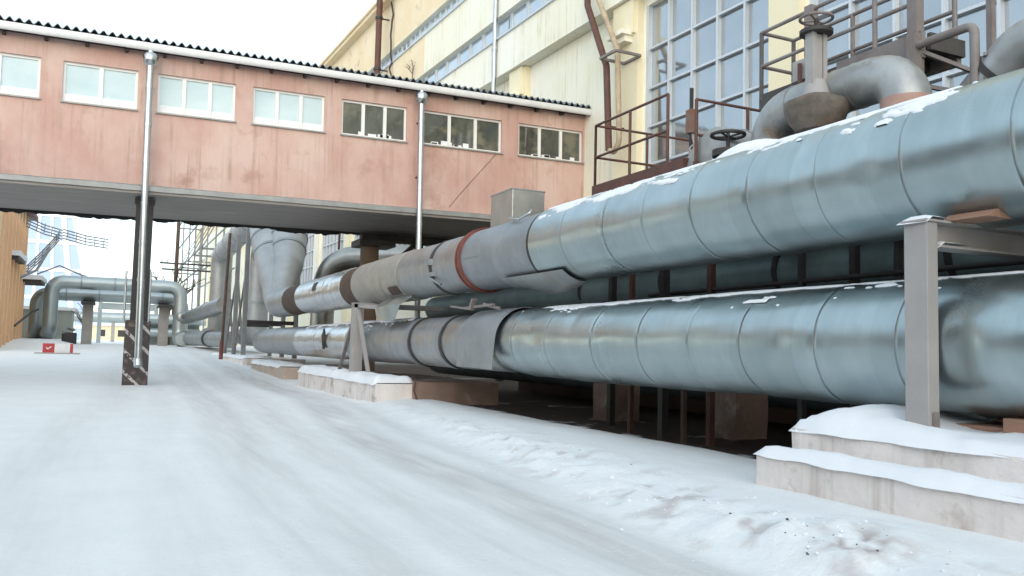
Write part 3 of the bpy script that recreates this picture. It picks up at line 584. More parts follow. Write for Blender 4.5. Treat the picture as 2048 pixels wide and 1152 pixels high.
def rough_block(a, b, seed, step=.11, amp=.022):
    import bmesh
    (x0, y0, z0), (x1, y1, z1) = a, b; m = MB()
    def face(f, nu, nv, ax):
        m.grid([[f(i / nu, j / nv) for j in range(nv + 1)] for i in range(nu + 1)], False)
    def p(x, y, z):
        d = amp * 2; return (x + d * (float(fbm(y * 2.5, z * 4, seed, 3)) - .5), y + d * (float(fbm(x * 2.5, z * 4, seed + 1, 3)) - .5), z + d * (float(fbm(x * 2, y * 2, seed + 2, 3)) - .5))
    nu, nv, nw = max(2, int((x1 - x0) / step)), max(2, int((y1 - y0) / step)), max(2, int((z1 - z0) / step))
    L = lambda c, d, t_: c + (d - c) * t_
    face(lambda s_, t_: p(x0, L(y0, y1, s_), L(z0, z1, t_)), nv, nw, 0); face(lambda s_, t_: p(x1, L(y0, y1, s_), L(z0, z1, t_)), nv, nw, 0)
    face(lambda s_, t_: p(L(x0, x1, s_), y0, L(z0, z1, t_)), nu, nw, 1); face(lambda s_, t_: p(L(x0, x1, s_), y1, L(z0, z1, t_)), nu, nw, 1)
    face(lambda s_, t_: p(L(x0, x1, s_), L(y0, y1, t_), z1), nu, nv, 2); face(lambda s_, t_: p(L(x0, x1, s_), L(y0, y1, t_), z0), nu, nv, 2)
    return m
t = thing('concrete_plinth', 'near stepped whitewashed concrete plinth under thick snow at the right', 'plinth', (6.8, 4, 0))
rough_block((5.85, 1.2, -.2), (9.0, 6.64, .45), 101).build('lower_step', 'plinth', t, bevel=.012)
rough_block((6.15, 1.2, .44), (8.9, 6.46, .70), 103).build('upper_step', 'plinth', t, bevel=.012)
tag(snow_cap(5.83, 6.16, 1.2, 6.64, .455, .07, 105).build('snow', 'snow'), 'snow lying on the lower ledge of the near concrete plinth', 'snow', kind='stuff')
tag(snow_cap(6.13, 8.0, 1.2, 6.47, .705, .09, 107, .14).build('snow', 'snow'), 'thick snow heaped on top of the near concrete plinth', 'snow', kind='stuff')
t = thing('concrete_plinth', 'long snow topped concrete plinth with a brown stained end under the braced post', 'plinth', (7.5, 24.5, 0))
rough_block((5.9, 20.1, -.2), (6.85, 29.3, .50), 111, .22).build('white_step', 'plinth', t, bevel=.015)
rough_block((6.852, 19.9, -.2), (9.1, 29.3, .55), 113, .22).build('brown_step', 'plinth_brown', t, bevel=.015)
tag(snow_cap(5.88, 6.9, 20.1, 29.3, .50, .16, 115).build('snow', 'snow'), 'snow lying on the long plinth under the braced post', 'snow', kind='stuff')
m = MB(); m.tube([(6.82, 19.83, .62), (6.80, 19.82, .35), (6.9, 19.75, .02)], .025, 6); tag(m.build('rusty_rod', 'rust'), 'thin rusty rod leaning on the end of the brown stained plinth', 'rod')
t = thing('concrete_plinth', 'short brownish concrete plinth beyond the long snowy one', 'plinth', (7, 36, 0))
rough_block((6.0, 32.4, -.1), (8.8, 40.5, .52), 121, .3).build('block', mat('warm_concrete', (.5, .42, .36), (.4, .32, .27), 1.5, rough=.95, c3=(.28, .2, .16)), t, bevel=.02)
tag(snow_cap(5.98, 7.2, 33.5, 40.5, .525, .1, 123).build('snow', 'snow'), 'snow on the short brownish plinth', 'snow', kind='stuff')
t = thing('concrete_plinth', 'flat snowy concrete plinth at the foot of the far pipe loop', 'plinth', (7, 48, .4))
rough_block((6.0, 43, .0), (9, 57, .66), 125, .4).build('block', 'plinth', t)
tag(snow_cap(5.98, 7.4, 43, 57, .66, .1, 127).build('snow', 'snow'), 'snow on the flat plinth below the far pipe loop', 'snow', kind='stuff')

t = thing('pipe_support', 'grey steel post with a cross beam at the right, on the near plinth', 'pipe support', (6.5, 5.25, .75))
m = MB(); zt = 2.62
m.box((6.43, 5.13, .76), (6.57, 5.37, zt)); m.build('post', 'grey_paint', t, bevel=.008)
m = MB(); m.box((6.56, 5.16, .78), (6.585, 5.175, zt - .25)); m.box((6.47, 5.10, .78), (6.53, 5.13, .95)); m.build('weld_stiffener', 'rail', t)
for x, y in ((6.33, 5.06), (6.66, 5.06), (6.33, 5.44), (6.66, 5.44)): MB().tube([(x, y, .76), (x, y, .80)], .022, 6).build('anchor_bolt', 'rust', t)
MB().box((6.25, 5.0, .735), (6.9, 5.5, .76)).build('base_plate', 'grey_paint', t)
m = MB(); m.box((6.40, 5.11, zt), (9.6, 5.39, zt + .02)); m.box((6.572, 5.14, zt - .215), (9.6, 5.36, zt - .195)); m.box((6.572, 5.24, zt - .194), (9.6, 5.255, zt - .001)); m.build('cross_beam', 'grey_paint', t)
m = MB(); m.box((9.3, 5.1, .5), (9.55, 5.36, zt - .24)); m.build('post', 'grey_paint', t)
tag(snow_cap(6.39, 6.70, 5.10, 5.40, zt + .02, .03, 131).build('snow', 'snow'), 'snow strip on top of the grey steel post', 'snow', kind='stuff')
tag(snow_cap(6.58, 7.0, 5.13, 5.24, zt - .194, .03, 133).build('snow', 'snow'), 'snow on the lower flange of the grey cross beam', 'snow', kind='stuff')
m = MB(); m.prism([(6.70, zt + .022), (7.12, zt + .022), (7.02, zt + .12), (6.80, zt + .09)], lambda p: (p[0], 4.75, p[1]), lambda p: (p[0], 5.2, p[1]))
tag(m.build('wooden_wedge', 'wood', bevel=.005), 'brown wooden wedge between the cross beam and upper pipe', 'wedge')
m = MB(); m.box((6.85, 4.35, .80), (7.7, 4.75, .93)); tag(m.build('timber_block', 'wood', bevel=.008), 'pale timber block under the lower pipe beside the grey post', 'timber')
m = MB(); m.box((6.95, 4.8, .78), (7.9, 6.2, .84)); tag(m.build('timber_plank', 'wood', bevel=.005), 'dark plank lying on the near plinth behind the grey post', 'timber')
t = thing('pipe_support', 'grey braced trestle post between the pipes on the long plinth', 'pipe support', (6.45, 24, .6))
m = MB(); m.beam((6.45, 24, .55), (6.45, 24, 2.62), .30, .30, (0, 1, 0)); m.build('post', 'grey_paint', t, bevel=.01)
m = MB(); m.box((6.3, 23.85, 2.5), (9, 24.15, 2.64)); m.beam((6.45, 24, 2.56), (6.7, 21.4, 2.4), .1, .1); m.build('cross_beam', 'grey_paint', t)
MB().beam((6.42, 25.8, .6), (6.44, 24.1, 2.45), .1, .07).build('brace', 'rail', t); MB().beam((6.42, 22.5, .6), (6.44, 23.9, 2.45), .1, .07).build('brace', 'grey_paint', t)
MB().box((6.2, 23.6, .56), (6.75, 24.4, .60)).build('base_plate', 'grey_paint', t)
# steel frames by the pipe loop
def frame(y, label, za=.4):
    t = thing('steel_trestle', label, 'steel frame', (7, y, za), group='steel frames carrying the pipe loop')
    for x in (6.3, 8.9): MB().beam((x, y, za), (x, y, 7.4 if y > 41 else 2.6), .22, .22, (0, 1, 0)).build('post', 'trestle', t)
    m = MB(); m.beam((6.2, y, 2.5), (9, y, 2.5), .2, .2); m.build('cross_beam', 'dark_steel', t)
    return t
f1 = frame(45.4, 'grey steel frame right beside the tapered risers')
f2 = frame(49.0, 'second grey steel frame beyond the tapered risers'); f3 = frame(53, 'far grey steel frame beside the descending loop pipe')
for a, b, f_ in ((45.6, 48.8, f1), (49.2, 52.8, f2)):
    m = MB(); m.beam((6.32, a, .8), (6.3, b, 5.2), .1, .1); m.beam((6.28, b, .8), (6.3, a, 5.2), .1, .09); m.build('brace', 'rail', f_)
t = thing('rusty_pole', 'thin rusty pole leaning in front of the pipe loop', 'pole', (6.0, 49.5, .5))
MB().tube([(5.7, 49.5, .4), (5.95, 50.2, 7.6)], .08, 8).build('shaft', 'rust', t); MB().tube([(5.7, 49.5, .4), (5.71, 49.53, 1.5)], .11, 8).build('foot', 'rust_red', t)

# ------------------------------------------------------------------ risers and loops beyond the bridge
def wob(m, amp, sc=1.3, seed=0):                # crumpled hand-wrapped sheet
    out = []
    for x, y, z in m.v:
        out.append((x + amp * 2 * (float(fbm(y * sc + z * .6, z * sc, seed, 3)) - .5), y + amp * 2 * (float(fbm(x * sc + z * .4, z * sc, seed + 4, 3)) - .5), z))
    m.v = out; return m
def riser(path, radii, straps, label, seed):
    t = thing('pipe_riser', label, 'pipe riser', (7.4, 41, 2.6)); P = arc(path, 1.3, 10); Q = []
    for a, b in zip(P[:-1], P[1:]): Q += [a.lerp(b, k / 3) for k in range(3)]
    Q.append(P[-1]); rad = lambda p: float(np.interp(p.z, radii[0], radii[1]))
    wob(MB().tube(Q, [rad(p) for p in Q], 40), .06, 1.6, seed).build('tapered_sleeve', 'sleeve', t)
    for z in straps:
        k = min(range(len(Q) - 1), key=lambda i: abs(Q[i].z - z)); d = (Q[k + 1] - Q[k]).normalized()
        wob(MB().tube([Q[k], Q[k] + d * .07, Q[k] + d * .14], rad(Q[k]) + .03, 40), .06, 1.6, seed).build('strap', 'zinc_dull', t)
riser([(7.2, 40.1, ZU), (7.2, 41.2, ZU), (7.2, 42.6, 5.0), (7.2, 45.2, 7.4), (7.2, 46.2, 8.75), (7.2, 49, 8.6)], ([3.2, 4.0, 6.4, 8.7], [.63, .62, .92, .95]), (5.6, 6.5, 7.3), 'silver tapered riser lifting the upper pipe into the loop behind the bridge', 7)
riser([(7.3, 40.6, ZU), (7.35, 41.2, 3.7), (7.75, 42.2, 5.2), (8.15, 44.2, 7.4), (8.3, 45.2, 8.75), (8.6, 48.5, 8.6)], ([3.2, 4.0, 6.4, 8.7], [.55, .60, .90, .93]), (6.2, 7.0), 'second silver tapered riser half hidden behind the first', 17)
def loop(x, z, y1, lab, ys=47.6):
    t = thing('loop_pipe', lab, 'pipe', (x, y1, 1)); P = arc([(x, ys, z), (x, y1, z - .7), (x, y1 + .15, 1.9), (x, y1 + 6, 1.9)], 1.4)
    wob(MB().tube(P, .66, 28), .05, 1.2, int(x * 10)).build('cladding', 'sleeve', t)
    for y in np.arange(ys + 3, y1 - 2, 4.2): MB().tube([(x, y, z - .7 * (y - ys) / (y1 - ys)), (x, y + .2, z - .7 * (y + .2 - ys) / (y1 - ys))], .69, 24).build('strap', 'zinc_dull', t)
    for z_ in (4, 6): MB().tube([(x, y1 + .1, z_), (x, y1 + .1, z_ + .2)], .69, 24).build('strap', 'zinc_dull', t)
loop(7.2, 8.6, 65.5, 'silver loop pipe running back and dropping beyond the bridge')
loop(8.9, 8.6, 58, 'silver loop pipe tucked behind the outer loop', 48)
t = thing('distant_pipe', 'upper silver pipe of the far pair running on beyond the loop', 'pipe', (6.1, 68, 3.4)); MB().tube(arc([(7.0, 60, 4.0), (6.0, 74, 3.45), (5.3, 75, 3.4)], .4), .55, 20).build('cladding', 'zinc_worn', t); MB().tube([(6.6, 66, 3.79), (6.57, 66.4, 3.78)], .585, 20).build('strap', 'zinc_dull', t)
t = thing('distant_pipe', 'lower silver pipe of the far pair close to the snow', 'pipe', (6.1, 68, 1.9)); MB().tube([(7.2, 58, 1.6), (5.6, 75, 1.75)], .55, 20).build('cladding', 'zinc_worn', t); MB().tube([(6.62, 64, 1.653), (6.58, 64.4, 1.657)], .60, 20).build('strap', 'dark_steel', t)
t = thing('elbow_pipe', 'dark polished pipe arching over behind the far stretch of the upper pipe', 'pipe', (9.5, 40, 2))
P = arc([(9.6, 42.5, 1.2), (9.6, 42.2, 5.75), (13.2, 39.0, 5.75)], 1.9, 14); MB().tube(P, .58, 28).build('cladding', 'polished', t)
MB().tube([(9.6, 42.4, 3.35), (9.6, 42.4, 3.55)], .8, 24).build('flange', 'dark_steel', t)
t = thing('valve_stand', 'red brown valve wheel on a stem above the polished elbow pipe', 'valve', (10.7, 44, 5.6)); MB().tube([(10.7, 44, 4), (10.7, 44, 8.1)], .06, 8).build('stem', 'brown_steel', t)
m = MB(); m.tube([(10.7 + .75 * math.cos(a), 44 + .75 * math.sin(a), 8.0) for a in np.linspace(0, 2 * PI, 25)], .09, 8); m.beam((9.95, 44, 8), (11.45, 44, 8), .08, .08); m.build('handwheel', 'brown_steel', t)

# ------------------------------------------------------------------ pipework, platforms and valves behind the near pipes
t = thing('rear_pipe', 'teal grey pipe running behind the gap between the two big pipes', 'pipe', (9.6, 10, 2.7))
MB().tube([(9.6, -4, 2.75), (9.6, 26, 2.65)], .40, 24).build('cladding', 'green_pipe', t)
for y in (4, 7, 10, 13, 16): MB().tube([(9.6, y, 2.73), (9.6, y + .1, 2.73)], .42, 24).build('strap', 'dark_steel', t)
t = thing('rear_pipe', 'thick dark teal pipe lying low behind the big pipes', 'pipe', (11.4, 10, 1.2)); MB().tube([(11.4, -6, 1.25), (11.4, 30, 1.25)], .8, 24).build('cladding', 'green_pipe', t)
t = thing('dark_backdrop', 'low dark brick backdrop added behind the pipework', 'shed', (13, 10, 0)); MB().box((13.1, -10, -.3), (16.2, 27, 4.3)).build('wall', 'brick', t); MB().box((12.8, -10.2, 4.3), (16.3, 27.2, 4.45)).build('roof', 'dark_deck', t)  # added wall and roof, a dark backdrop seen through the pipe gaps
t = thing('shade_deck', 'added dark deck that shades the pipework behind the big pipes', 'deck', (10.5, 10, 3.9)); MB().box((8.25, -8, 3.86), (13.05, 27, 3.92)).build('plate', 'dark_deck', t)  # added deck, blocks the skylight so the gaps between pipes stay dark
for y in np.arange(-7, 27, 3.4): MB().box((8.3, y, 3.7), (13.0, y + .12, 3.858)).build('joist', 'dark_steel', t)
m = MB(); m.tube([(8.6, 3.5, 2.47), (8.6, 12.5, 2.42)], .035, 8); tag(m.build('thin_pipe', 'dark_steel'), 'thin dark pipe crossing the gap between the big pipes', 'pipe')
def post(x, y, z1, wd, mt, label, z0=-.15, lean=0):
    o = MB().beam((x, y, z0), (x + lean, y, z1), wd, wd, (0, 1, 0)).build('steel_post', mt); return tag(o, label, 'post', 'brown steel posts behind the pipes')
post(8.45, 11.85, 4.4, .13, 'dark_steel', 'stout dark steel post under the brown walkway'); post(8.35, 11.15, 2.1, .07, 'rust', 'thin rusty post standing in the snow under the lower pipe')
post(8.5, 12.9, 4.4, .08, 'brown_steel', 'slim reddish post below the walkway corner'); post(8.6, 10.8, 4.3, .10, 'brown_steel', 'rust brown post in the gap between the pipes'); post(8.6, 8.85, 4.2, .08, 'dark_steel', 'slim dark post in the gap left of the grey post')
post(9.0, 8.3, 4.2, .10, 'dark_steel', 'dark slim post standing behind the slim one'); post(8.7, 7.4, 3.9, .08, 'dark_steel', 'dark thin post nearest the grey cross beam', lean=.1); post(8.9, 14.2, 4.4, .12, 'dark_steel', 'dark post under the far end of the walkway')
post(9.4, 6.6, 2.3, .1, 'dark_steel', 'dark stub post low under the near pipe')
o = MB().beam((8.5, 12.3, 2.17), (8.5, 10.7, 2.17), .16, .2).build('steel_channel', 'brown_steel'); tag(o, 'rust red channel lying level between the brown posts', 'beam')
for y, x, lab in ((15, 9.4, 'squat concrete block in the dark under the far pipes'), (11.4, 9.6, 'squat concrete block in the dark behind the stout dark post')):
    tag(rough_block((x, y, -.2), (x + .7, y + .7, .75), int(y * 3), .2).build('footing_block', 'plinth_brown'), lab, 'block')

def rails(m, pts, zd, hs, r=.026, posts=True):
    for h in hs:
        for a, b in zip(pts[:-1], pts[1:]): m.tube([(a[0], a[1], zd + h), (b[0], b[1], zd + h)], r, 8)
    if posts:
        for p in pts: m.tube([(p[0], p[1], zd), (p[0], p[1], zd + max(hs))], r * 1.1, 8)
    return m
# brown walkway
zd = 4.62
t = thing('service_walkway', 'dark red brown steel walkway with thin railings behind the upper pipe', 'walkway', (9.6, 13, zd))
m = MB(); m.box((8.72, 11.6, zd - .03), (11.2, 14.58, zd)); m.build('deck', 'brown_steel', t)
m = MB()
for y0, y1, x0, x1 in ((11.6, 14.6, 8.62, 8.72), (11.6, 14.6, 11.2, 11.3)): m.box((x0, y0, zd - .28), (x1, y1, zd + .10))
m.box((8.72, 14.5, zd - .28), (11.2, 14.6, zd + .1)); m.box((8.72, 11.6, zd - .28), (11.2, 11.68, zd + .1)); m.build('edge_channel', 'brown_steel', t)
MB().box((8.75, 11.7, zd - .26), (11.15, 14.48, zd - .04)).build('joists', 'rust', t)
m = rails(MB(), [(8.66, 14.55), (8.66, 13.3), (8.66, 12.1)], zd, (.68, 1.33)); m.build('railing', 'brown_steel', t)
m = rails(MB(), [(8.66, 14.55), (9.9, 14.55), (11.25, 14.55)], zd, (.68, 1.33)); m.build('railing', 'brown_steel', t)
m = rails(MB(), [(8.66, 11.3), (9.75, 11.3), (10.85, 11.3)], 4.3, (.75, 1.35)); m.beam((10.85, 11.3, 5.63), (8.9, 9.2, 5.65), .04, .04); m.beam((10.85, 11.3, 5.05), (8.9, 9.2, 5.07), .035, .035); m.beam((9.85, 10.2, 4.4), (9.85, 10.2, 5.66), .045, .045); m.beam((8.9, 9.2, 4.0), (8.9, 9.2, 5.67), .045, .045); m.build('railing', 'brown_steel', t)
MB().beam((8.66, 11.3, 3.6), (8.66, 11.3, 4.6), .07, .07).build('stanchion', 'brown_steel', t)
# grey vessel with curved end
t = thing('grey_vessel', 'fat pale grey duct lying across behind the thin walkway railings', 'duct', (10.5, 10.3, 4.2))
MB().tube([(8.7, 11.0, 4.4), (8.8, 11.0, 4.4), (12.4, 11.0, 4.4)], [.62, .72, .72], 36).build('shell', 'grey_pipe', t)
m = MB()
for x in (9.2, 9.9, 10.9): m.tube([(x, 11.0, 4.4), (x + .05, 11.0, 4.4)], .735, 36)
m.build('seam_band', 'zinc_dull', t)
def handwheel(c, r, tr=.025, n=28):
    m = MB(); m.tube([(c[0] + r * math.cos(a), c[1] + r * math.sin(a), c[2]) for a in np.linspace(0, 2 * PI, n + 1)], tr, 8, False)
    for k in range(4): a = k * PI / 2 + .4; m.tube([(c[0], c[1], c[2] - .03), (c[0] + r * math.cos(a), c[1] + r * math.sin(a), c[2])], tr * .6, 6)
    return m
t = thing('gate_valve', 'small rusty gate valve with a dark handwheel beside the grey duct', 'valve', (8.5, 10.3, 4))
MB().tube([(8.5, 10.3, 3.6), (8.5, 10.3, 4.18), (8.5, 10.3, 4.2), (8.5, 10.3, 4.5)], [.16, .16, .12, .1], 14).build('bonnet', 'rust_red', t); MB().tube([(8.5, 10.3, 4.46), (8.5, 10.3, 4.56)], .24, 16).build('yoke_plate', 'dark_steel', t); handwheel((8.5, 10.3, 4.80), .25, .03).build('handwheel', 'dark_steel', t)
MB().tube([(8.5, 10.3, 4.5), (8.5, 10.3, 4.85)], .03, 8).build('stem', 'dark_steel', t)
t = thing('gauge_stand', 'rust stained switch box on a thin stand by the walkway rail', 'stand', (8.9, 11.8, zd))
MB().beam((8.9, 11.75, 4.3), (8.9, 11.75, 6.0), .05, .05).build('stand_post', 'dark_steel', t); MB().box((8.84, 11.68, 5.2), (9.0, 11.84, 5.62)).build('switch_box', mat('stained_box', (.2, .17, .15), (.22, .09, .05), 5, rough=.8), t, bevel=.01)
m = MB(); rr = random.Random(5)
for k in range(5): m.tube([(8.88 + rr.uniform(-.12, .12), 11.7, 5.2 - j * .16 + rr.uniform(-.05, .05)) if j else (8.9, 11.75, 5.25) for j in range(6)], .018, 5)
m.build('hose', 'concrete', t)

# branch pipe and its valve
XB, ZB = 8.8, 5.0
t = thing('branch_pipe', 'grey branch pipe bent like a staple under the upper platform', 'pipe', (XB, 8.4, 4))
P = arc([(XB, 7.28, 3.0), (XB, 7.28, ZB), (XB, 9.65, ZB), (XB, 9.8, 3.0)], .55, 12); MB().tube(P, .30, 28).build('cladding', 'grey_pipe', t)
MB().tube([(XB, 7.28, 3.75), (XB, 7.28, 4.62)], .315, 24).build('flange', mat('pink_primer', (.45, .29, .24), (.36, .22, .18), 3, rough=.7), t)
rs_ = mat('rust_streak', (.26, .185, .125), (.34, .31, .28), 6, rough=.8)
for y in (8.0, 8.32, 9.1): MB().tube([(XB, y, ZB), (XB, y + .035, ZB)], .308, 28).build('weld_band', rs_ if y == 8.32 else 'grey_pipe', t)
XV, YV = 8.42, 8.40
t = thing('gate_valve', 'tall gate valve with a round rusty flange and handwheel before the upper platform', 'valve', (XV, YV, 4))
m = MB(); m.tube([(XV, YV, 4.42), (XV, YV, 4.55), (XV, YV, 4.70), (XV, YV, 4.80), (XV, YV, 4.85), (XV, YV, 4.9)], [.26, .36, .42, .42, .30, .2], 28); m.build('flange', mat('mossy_rust', (.10, .085, .07), (.16, .14, .12), 6, rough=.9, bump=.3, c3=(.2, .12, .08), s3=4), t)
m = MB(); m.tube([(XV, YV, 4.85), (XV, YV, 5.05), (XV, YV, 5.12)], [.2, .14, .1], 16); m.box((XV - .13, YV - .07, 5.0), (XV - .06, YV + .07, 5.75)); m.box((XV + .06, YV - .07, 5.0), (XV + .13, YV + .07, 5.75)); m.box((XV - .055, YV - .05, 5.02), (XV + .055, YV + .05, 5.74)); m.build('yoke', 'grey_paint', t)
m = MB(); m.tube([(XV, YV, 5.75), (XV, YV, 5.80)], .22, 20); m.tube([(XV, YV, 5.8), (XV, YV, 5.97)], .03, 8); m.build('stem', 'dark_steel', t); handwheel((XV, YV, 5.97), .21, .022).build('handwheel', 'rail', t)

# upper platform
ZD = 5.45
X0, X1, YA, YB = 9.15, 9.9, 7.35, 10.35
t = thing('service_platform', 'grey steel service platform with railings high at the upper right', 'platform', (9.9, 8.5, ZD))
MB().box((X0 + .08, YA + .0, ZD - .04), (X1 - .08, YB - .07, ZD)).build('deck', 'dark_deck', t)
m = MB(); m.box((X0, YA, ZD - .20), (X0 + .08, YB - 1.6, ZD + .14)); m.box((X1 - .08, YA, ZD - .2), (X1, YB, ZD + .1)); m.build('edge_channel', 'rail', t)
m = MB(); m.box((X0 + .01, YB - 1.598, ZD - .16), (X0 + .07, YB, ZD + .09)); m.box((X0 + .08, YB - .06, ZD - .2), (X1 - .08, YB, ZD + .1)); m.build('edge_channel', 'dark_deck', t)
for y in np.arange(YA + .4, YB, .8): MB().box((X0 + .1, y, ZD - .18), (X1 - .1, y + .06, ZD - .045)).build('joist', 'dark_steel', t)
for pts in ([(X0 + .03, YB - .03), (X0 + .03, 9.25), (X0 + .03, 8.1), (X0 + .03, 7.45)], [(X0 + .03, YB - .03), (X1 - .05, YB - .03)], [(X1 - .05, YB - .03), (X1 - .05, 9.1), (X1 - .05, 8.1), (X1 - .05, 7.4)]):
    rails(MB(), pts, ZD, (.55, 1.1), .03).build('railing', 'rail', t)
for y in (9.25, 7.45): MB().beam((X0 + .02, y, ZD - .5 if y > 8 else 4.1), (X0 + .02, y, ZD + 1.15), .14, .14, (0, 1, 0)).build('post', 'rail', t)
MB().box((8.95, 9.1, ZD + .0), (9.16, 9.4, ZD + .3)).build('switch_box', 'grey_paint', t)
# access frame on the near end
m = MB(); xa = 9.1
m.beam((xa, 7.42, 4.05), (xa, 7.42, ZD + .1), .13, .13, (0, 1, 0)); m.tube(arc([(xa, 7.5, ZD - .06), (xa, 6.58, ZD - .06), (xa, 6.58, 4.0)], .12), .055, 10)
m.beam((xa, 7.42, 4.15), (xa, 6.58, 4.15), .12, .16); m.beam((xa + .9, 7.0, 4.1), (xa + .9, 7.0, ZD + 1.0), .08, .08); m.beam((xa, 7.42, 4.9), (xa + .9, 7.0, 4.75), .05, .05); m.beam((xa + .9, 7.0, 4.75), (xa, 6.45, 4.7), .05, .05); m.beam((xa + .9, 7.0, 5.0), (xa, 7.4, 5.35), .05, .05); m.beam((xa + .9, 7.0, 4.9), (xa, 6.45, 5.0), .04, .04)
m.build('access_frame', 'rail', t)
m = MB(); m.box((X0 + .1, 7.29, ZD - .1), (X1, 7.345, ZD + .12)); m.build('toe_board', 'dark_deck', t)
t = thing('bent_pipe', 'grey elbow pipe with a snow cap at the far upper right', 'pipe', (9.4, 5.6, 4))
MB().tube(arc([(9.4, 7.0, 3.5), (9.4, 6.8, 4.5), (9.4, 6.15, 5.05), (9.4, 3.5, 5.12)], .5, 10), .31, 24).build('cladding', 'grey_pipe', t)
m = MB(); m.tube([(9.4, 6.48, 4.77), (9.4, 6.42, 4.82)], .33, 24); m.build('strap', 'dark_steel', t); MB().tube([(9.4, 5.5, 5.07), (9.4, 5.4, 5.07)], .33, 24).build('strap', 'zinc_dull', t)
m = MB(); rws = [[(9.4 + (.33 + .05 * math.sin((a - .7) / 1.7 * PI)) * math.cos(a), y + .25, 5.07 + (.27 + .09 * math.sin((a - .7) / 1.7 * PI) * min(1, (5.4 - y) * 3, (y - 3.9) * 3 + .02)) * math.sin(a)) for a in np.linspace(.7, 2.4, 12)] for y in np.linspace(3.9, 5.4, 12)]
m.grid(rws); tag(m.build('snow', 'snow'), 'snow cap on the elbow pipe at the upper right', 'snow', kind='stuff')
m = MB(); rws = []
for i, y in enumerate(np.linspace(8.25, 9.75, 22)):
    rws.append([(7.95 + .42 * math.cos(a), y, 3.98 + (.33 + .14 * float(fbm(y * 2.5, a * 1.3, 64))) * math.sin(a) * math.sin(PI * i / 21) ** .5) for a in np.linspace(0, PI, 18)])
m.grid(rws); tag(m.build('snow', 'snow'), 'rounded snow heap lying behind the upper pipe under the branch pipe', 'snow', kind='stuff')
# ------------------------------------------------------------------ far street: pipe portals, sheds, tower, poles
def portal_pipe(y, xl, xr, z, r, label, turn=1, zb=1.4):
    t = thing('overhead_pipe', label, 'pipe', ((xl + xr) / 2, y, zb))
    P = arc([(xl - .6, y + 5, zb + .3), (xl, y, zb + .3), (xl, y, z), (xr, y, z), (xr, y, zb), (xr + .1, y - 3, zb + .1)], 1.0, 8)
    MB().tube(P, r, 20).build('cladding', 'far_pipe', t)
    for x in np.arange(xl + 2, xr - 1, 2.4): MB().tube([(x, y, z), (x + .1, y, z)], r * 1.05, 20).build('strap', 'zinc_dull', t)
    return t
portal_pipe(75, -4.15, 5.25, 5.85, .52, 'front silver pipe bridging the road as a square arch', zb=1.5)
portal_pipe(77.5, -5.25, 5.6, 5.0, .52, 'second silver pipe bridging the road just behind the front arch', zb=1.5)
for x, y, lab in ((-1.55, 76.2, 'tall grey concrete post left of the road under the pipe arches'), (4.1, 76.2, 'grey concrete post at the right under the pipe arches')):
    t = thing('portal_post', lab, 'post', (x, y, 1)); MB().box((x - .38, y - .35, .6), (x + .38, y + .35, 4.2)).build('shaft', 'concrete', t); MB().box((x - .5, y - 2, 4.2), (x + .5, y + 2, 4.38)).build('cap', 'dark_steel', t)
t = thing('gantry_frame', 'pale green steel gantry over the road beyond the pipe arches', 'gantry', (1, 100, 1))
for x in (-.9, 4.6): MB().beam((x, 100, .8), (x, 100, 5.6), .4, .4, (0, 1, 0)).build('post', 'far_pipe', t)
m = MB(); m.beam((-1.1, 100, 5.65), (4.8, 100, 5.65), .3, .25); m.beam((-1.1, 101, 5.0), (4.8, 101, 5.0), .7, .7); m.build('cross_beam', 'far_pipe', t)
t = thing('overhead_pipe', 'farthest silver pipe crossing low over the road', 'pipe', (3, 135, 3)); MB().tube([(-8, 135, 4.6), (14, 135, 4.6)], .75, 16).build('cladding', 'far_pipe', t)
for x in (.6, 6.0): MB().beam((x, 135, 1), (x, 135, 3.9), .5, .5, (0, 1, 0)).build('post', 'concrete', t)
t = thing('far_house', 'low ochre house closing the end of the road', 'house', (4, 215, 1)); MB().box((-4, 215, 1), (14, 222, 4.6)).build('wall', 'ochre', t)
m = MB(); m.prism([(214.2, 4.6), (222.8, 4.6), (218.5, 6.6)], lambda p: (-4.6, p[0], p[1]), lambda p: (14.6, p[0], p[1])); m.build('roof', 'snow', t)
for x in (-2, 2, 6, 10): MB().box((x, 214.93, 2.2), (x + 1.4, 215.05, 3.7)).build('window', 'dark_steel', t)
t = thing('far_shed', 'grey green shed behind the left legs of the pipe arches', 'shed', (-9, 92, 1)); MB().box((-14, 92, .8), (-3.2, 97, 4.1)).build('wall', 'far_wall', t); MB().box((-14.2, 91.6, 4.1), (-2.9, 97.3, 4.4)).build('roof', 'snow', t)
t = thing('far_machine', 'dark grey machinery cabinet at the foot of the left concrete post', 'machine', (-2.7, 74, 1)); MB().box((-3.2, 73.6, .9), (-2.2, 75, 1.9)).build('casing', 'dark_steel', t, bevel=.1); MB().tube([(-3.1, 73.5, 1.9), (-2.9, 74.2, 2.3), (-2.4, 74.6, 2.1)], .12, 8).build('hose', 'flash', t)
t = thing('far_cabinet', 'grey green pump house between the road and far pipes', 'cabinet', (4, 88, 1)); MB().box((2.9, 88, .8), (8, 92, 3.0)).build('wall', 'far_wall', t); MB().tube([(2.6, 87.2, 3.45), (8, 87.2, 3.45)], .5, 14).build('pipe_run', 'far_pipe', t); MB().tube([(2.9, 87.2, 2.2), (8, 87.2, 2.2)], .42, 14).build('pipe_run', 'far_pipe', t)
t = thing('barrel', 'small blue barrel far down the road under the gantry', 'barrel', (3.4, 105, 1.1)); m = MB(); m.tube([(3.4, 105, 1.0), (3.4, 105, 1.3), (3.4, 105, 1.9), (3.4, 105, 2.3)], [.38, .42, .42, .38], 14); m.build('drum', mat('blue_paint', (.05, .2, .32), rough=.5), t)

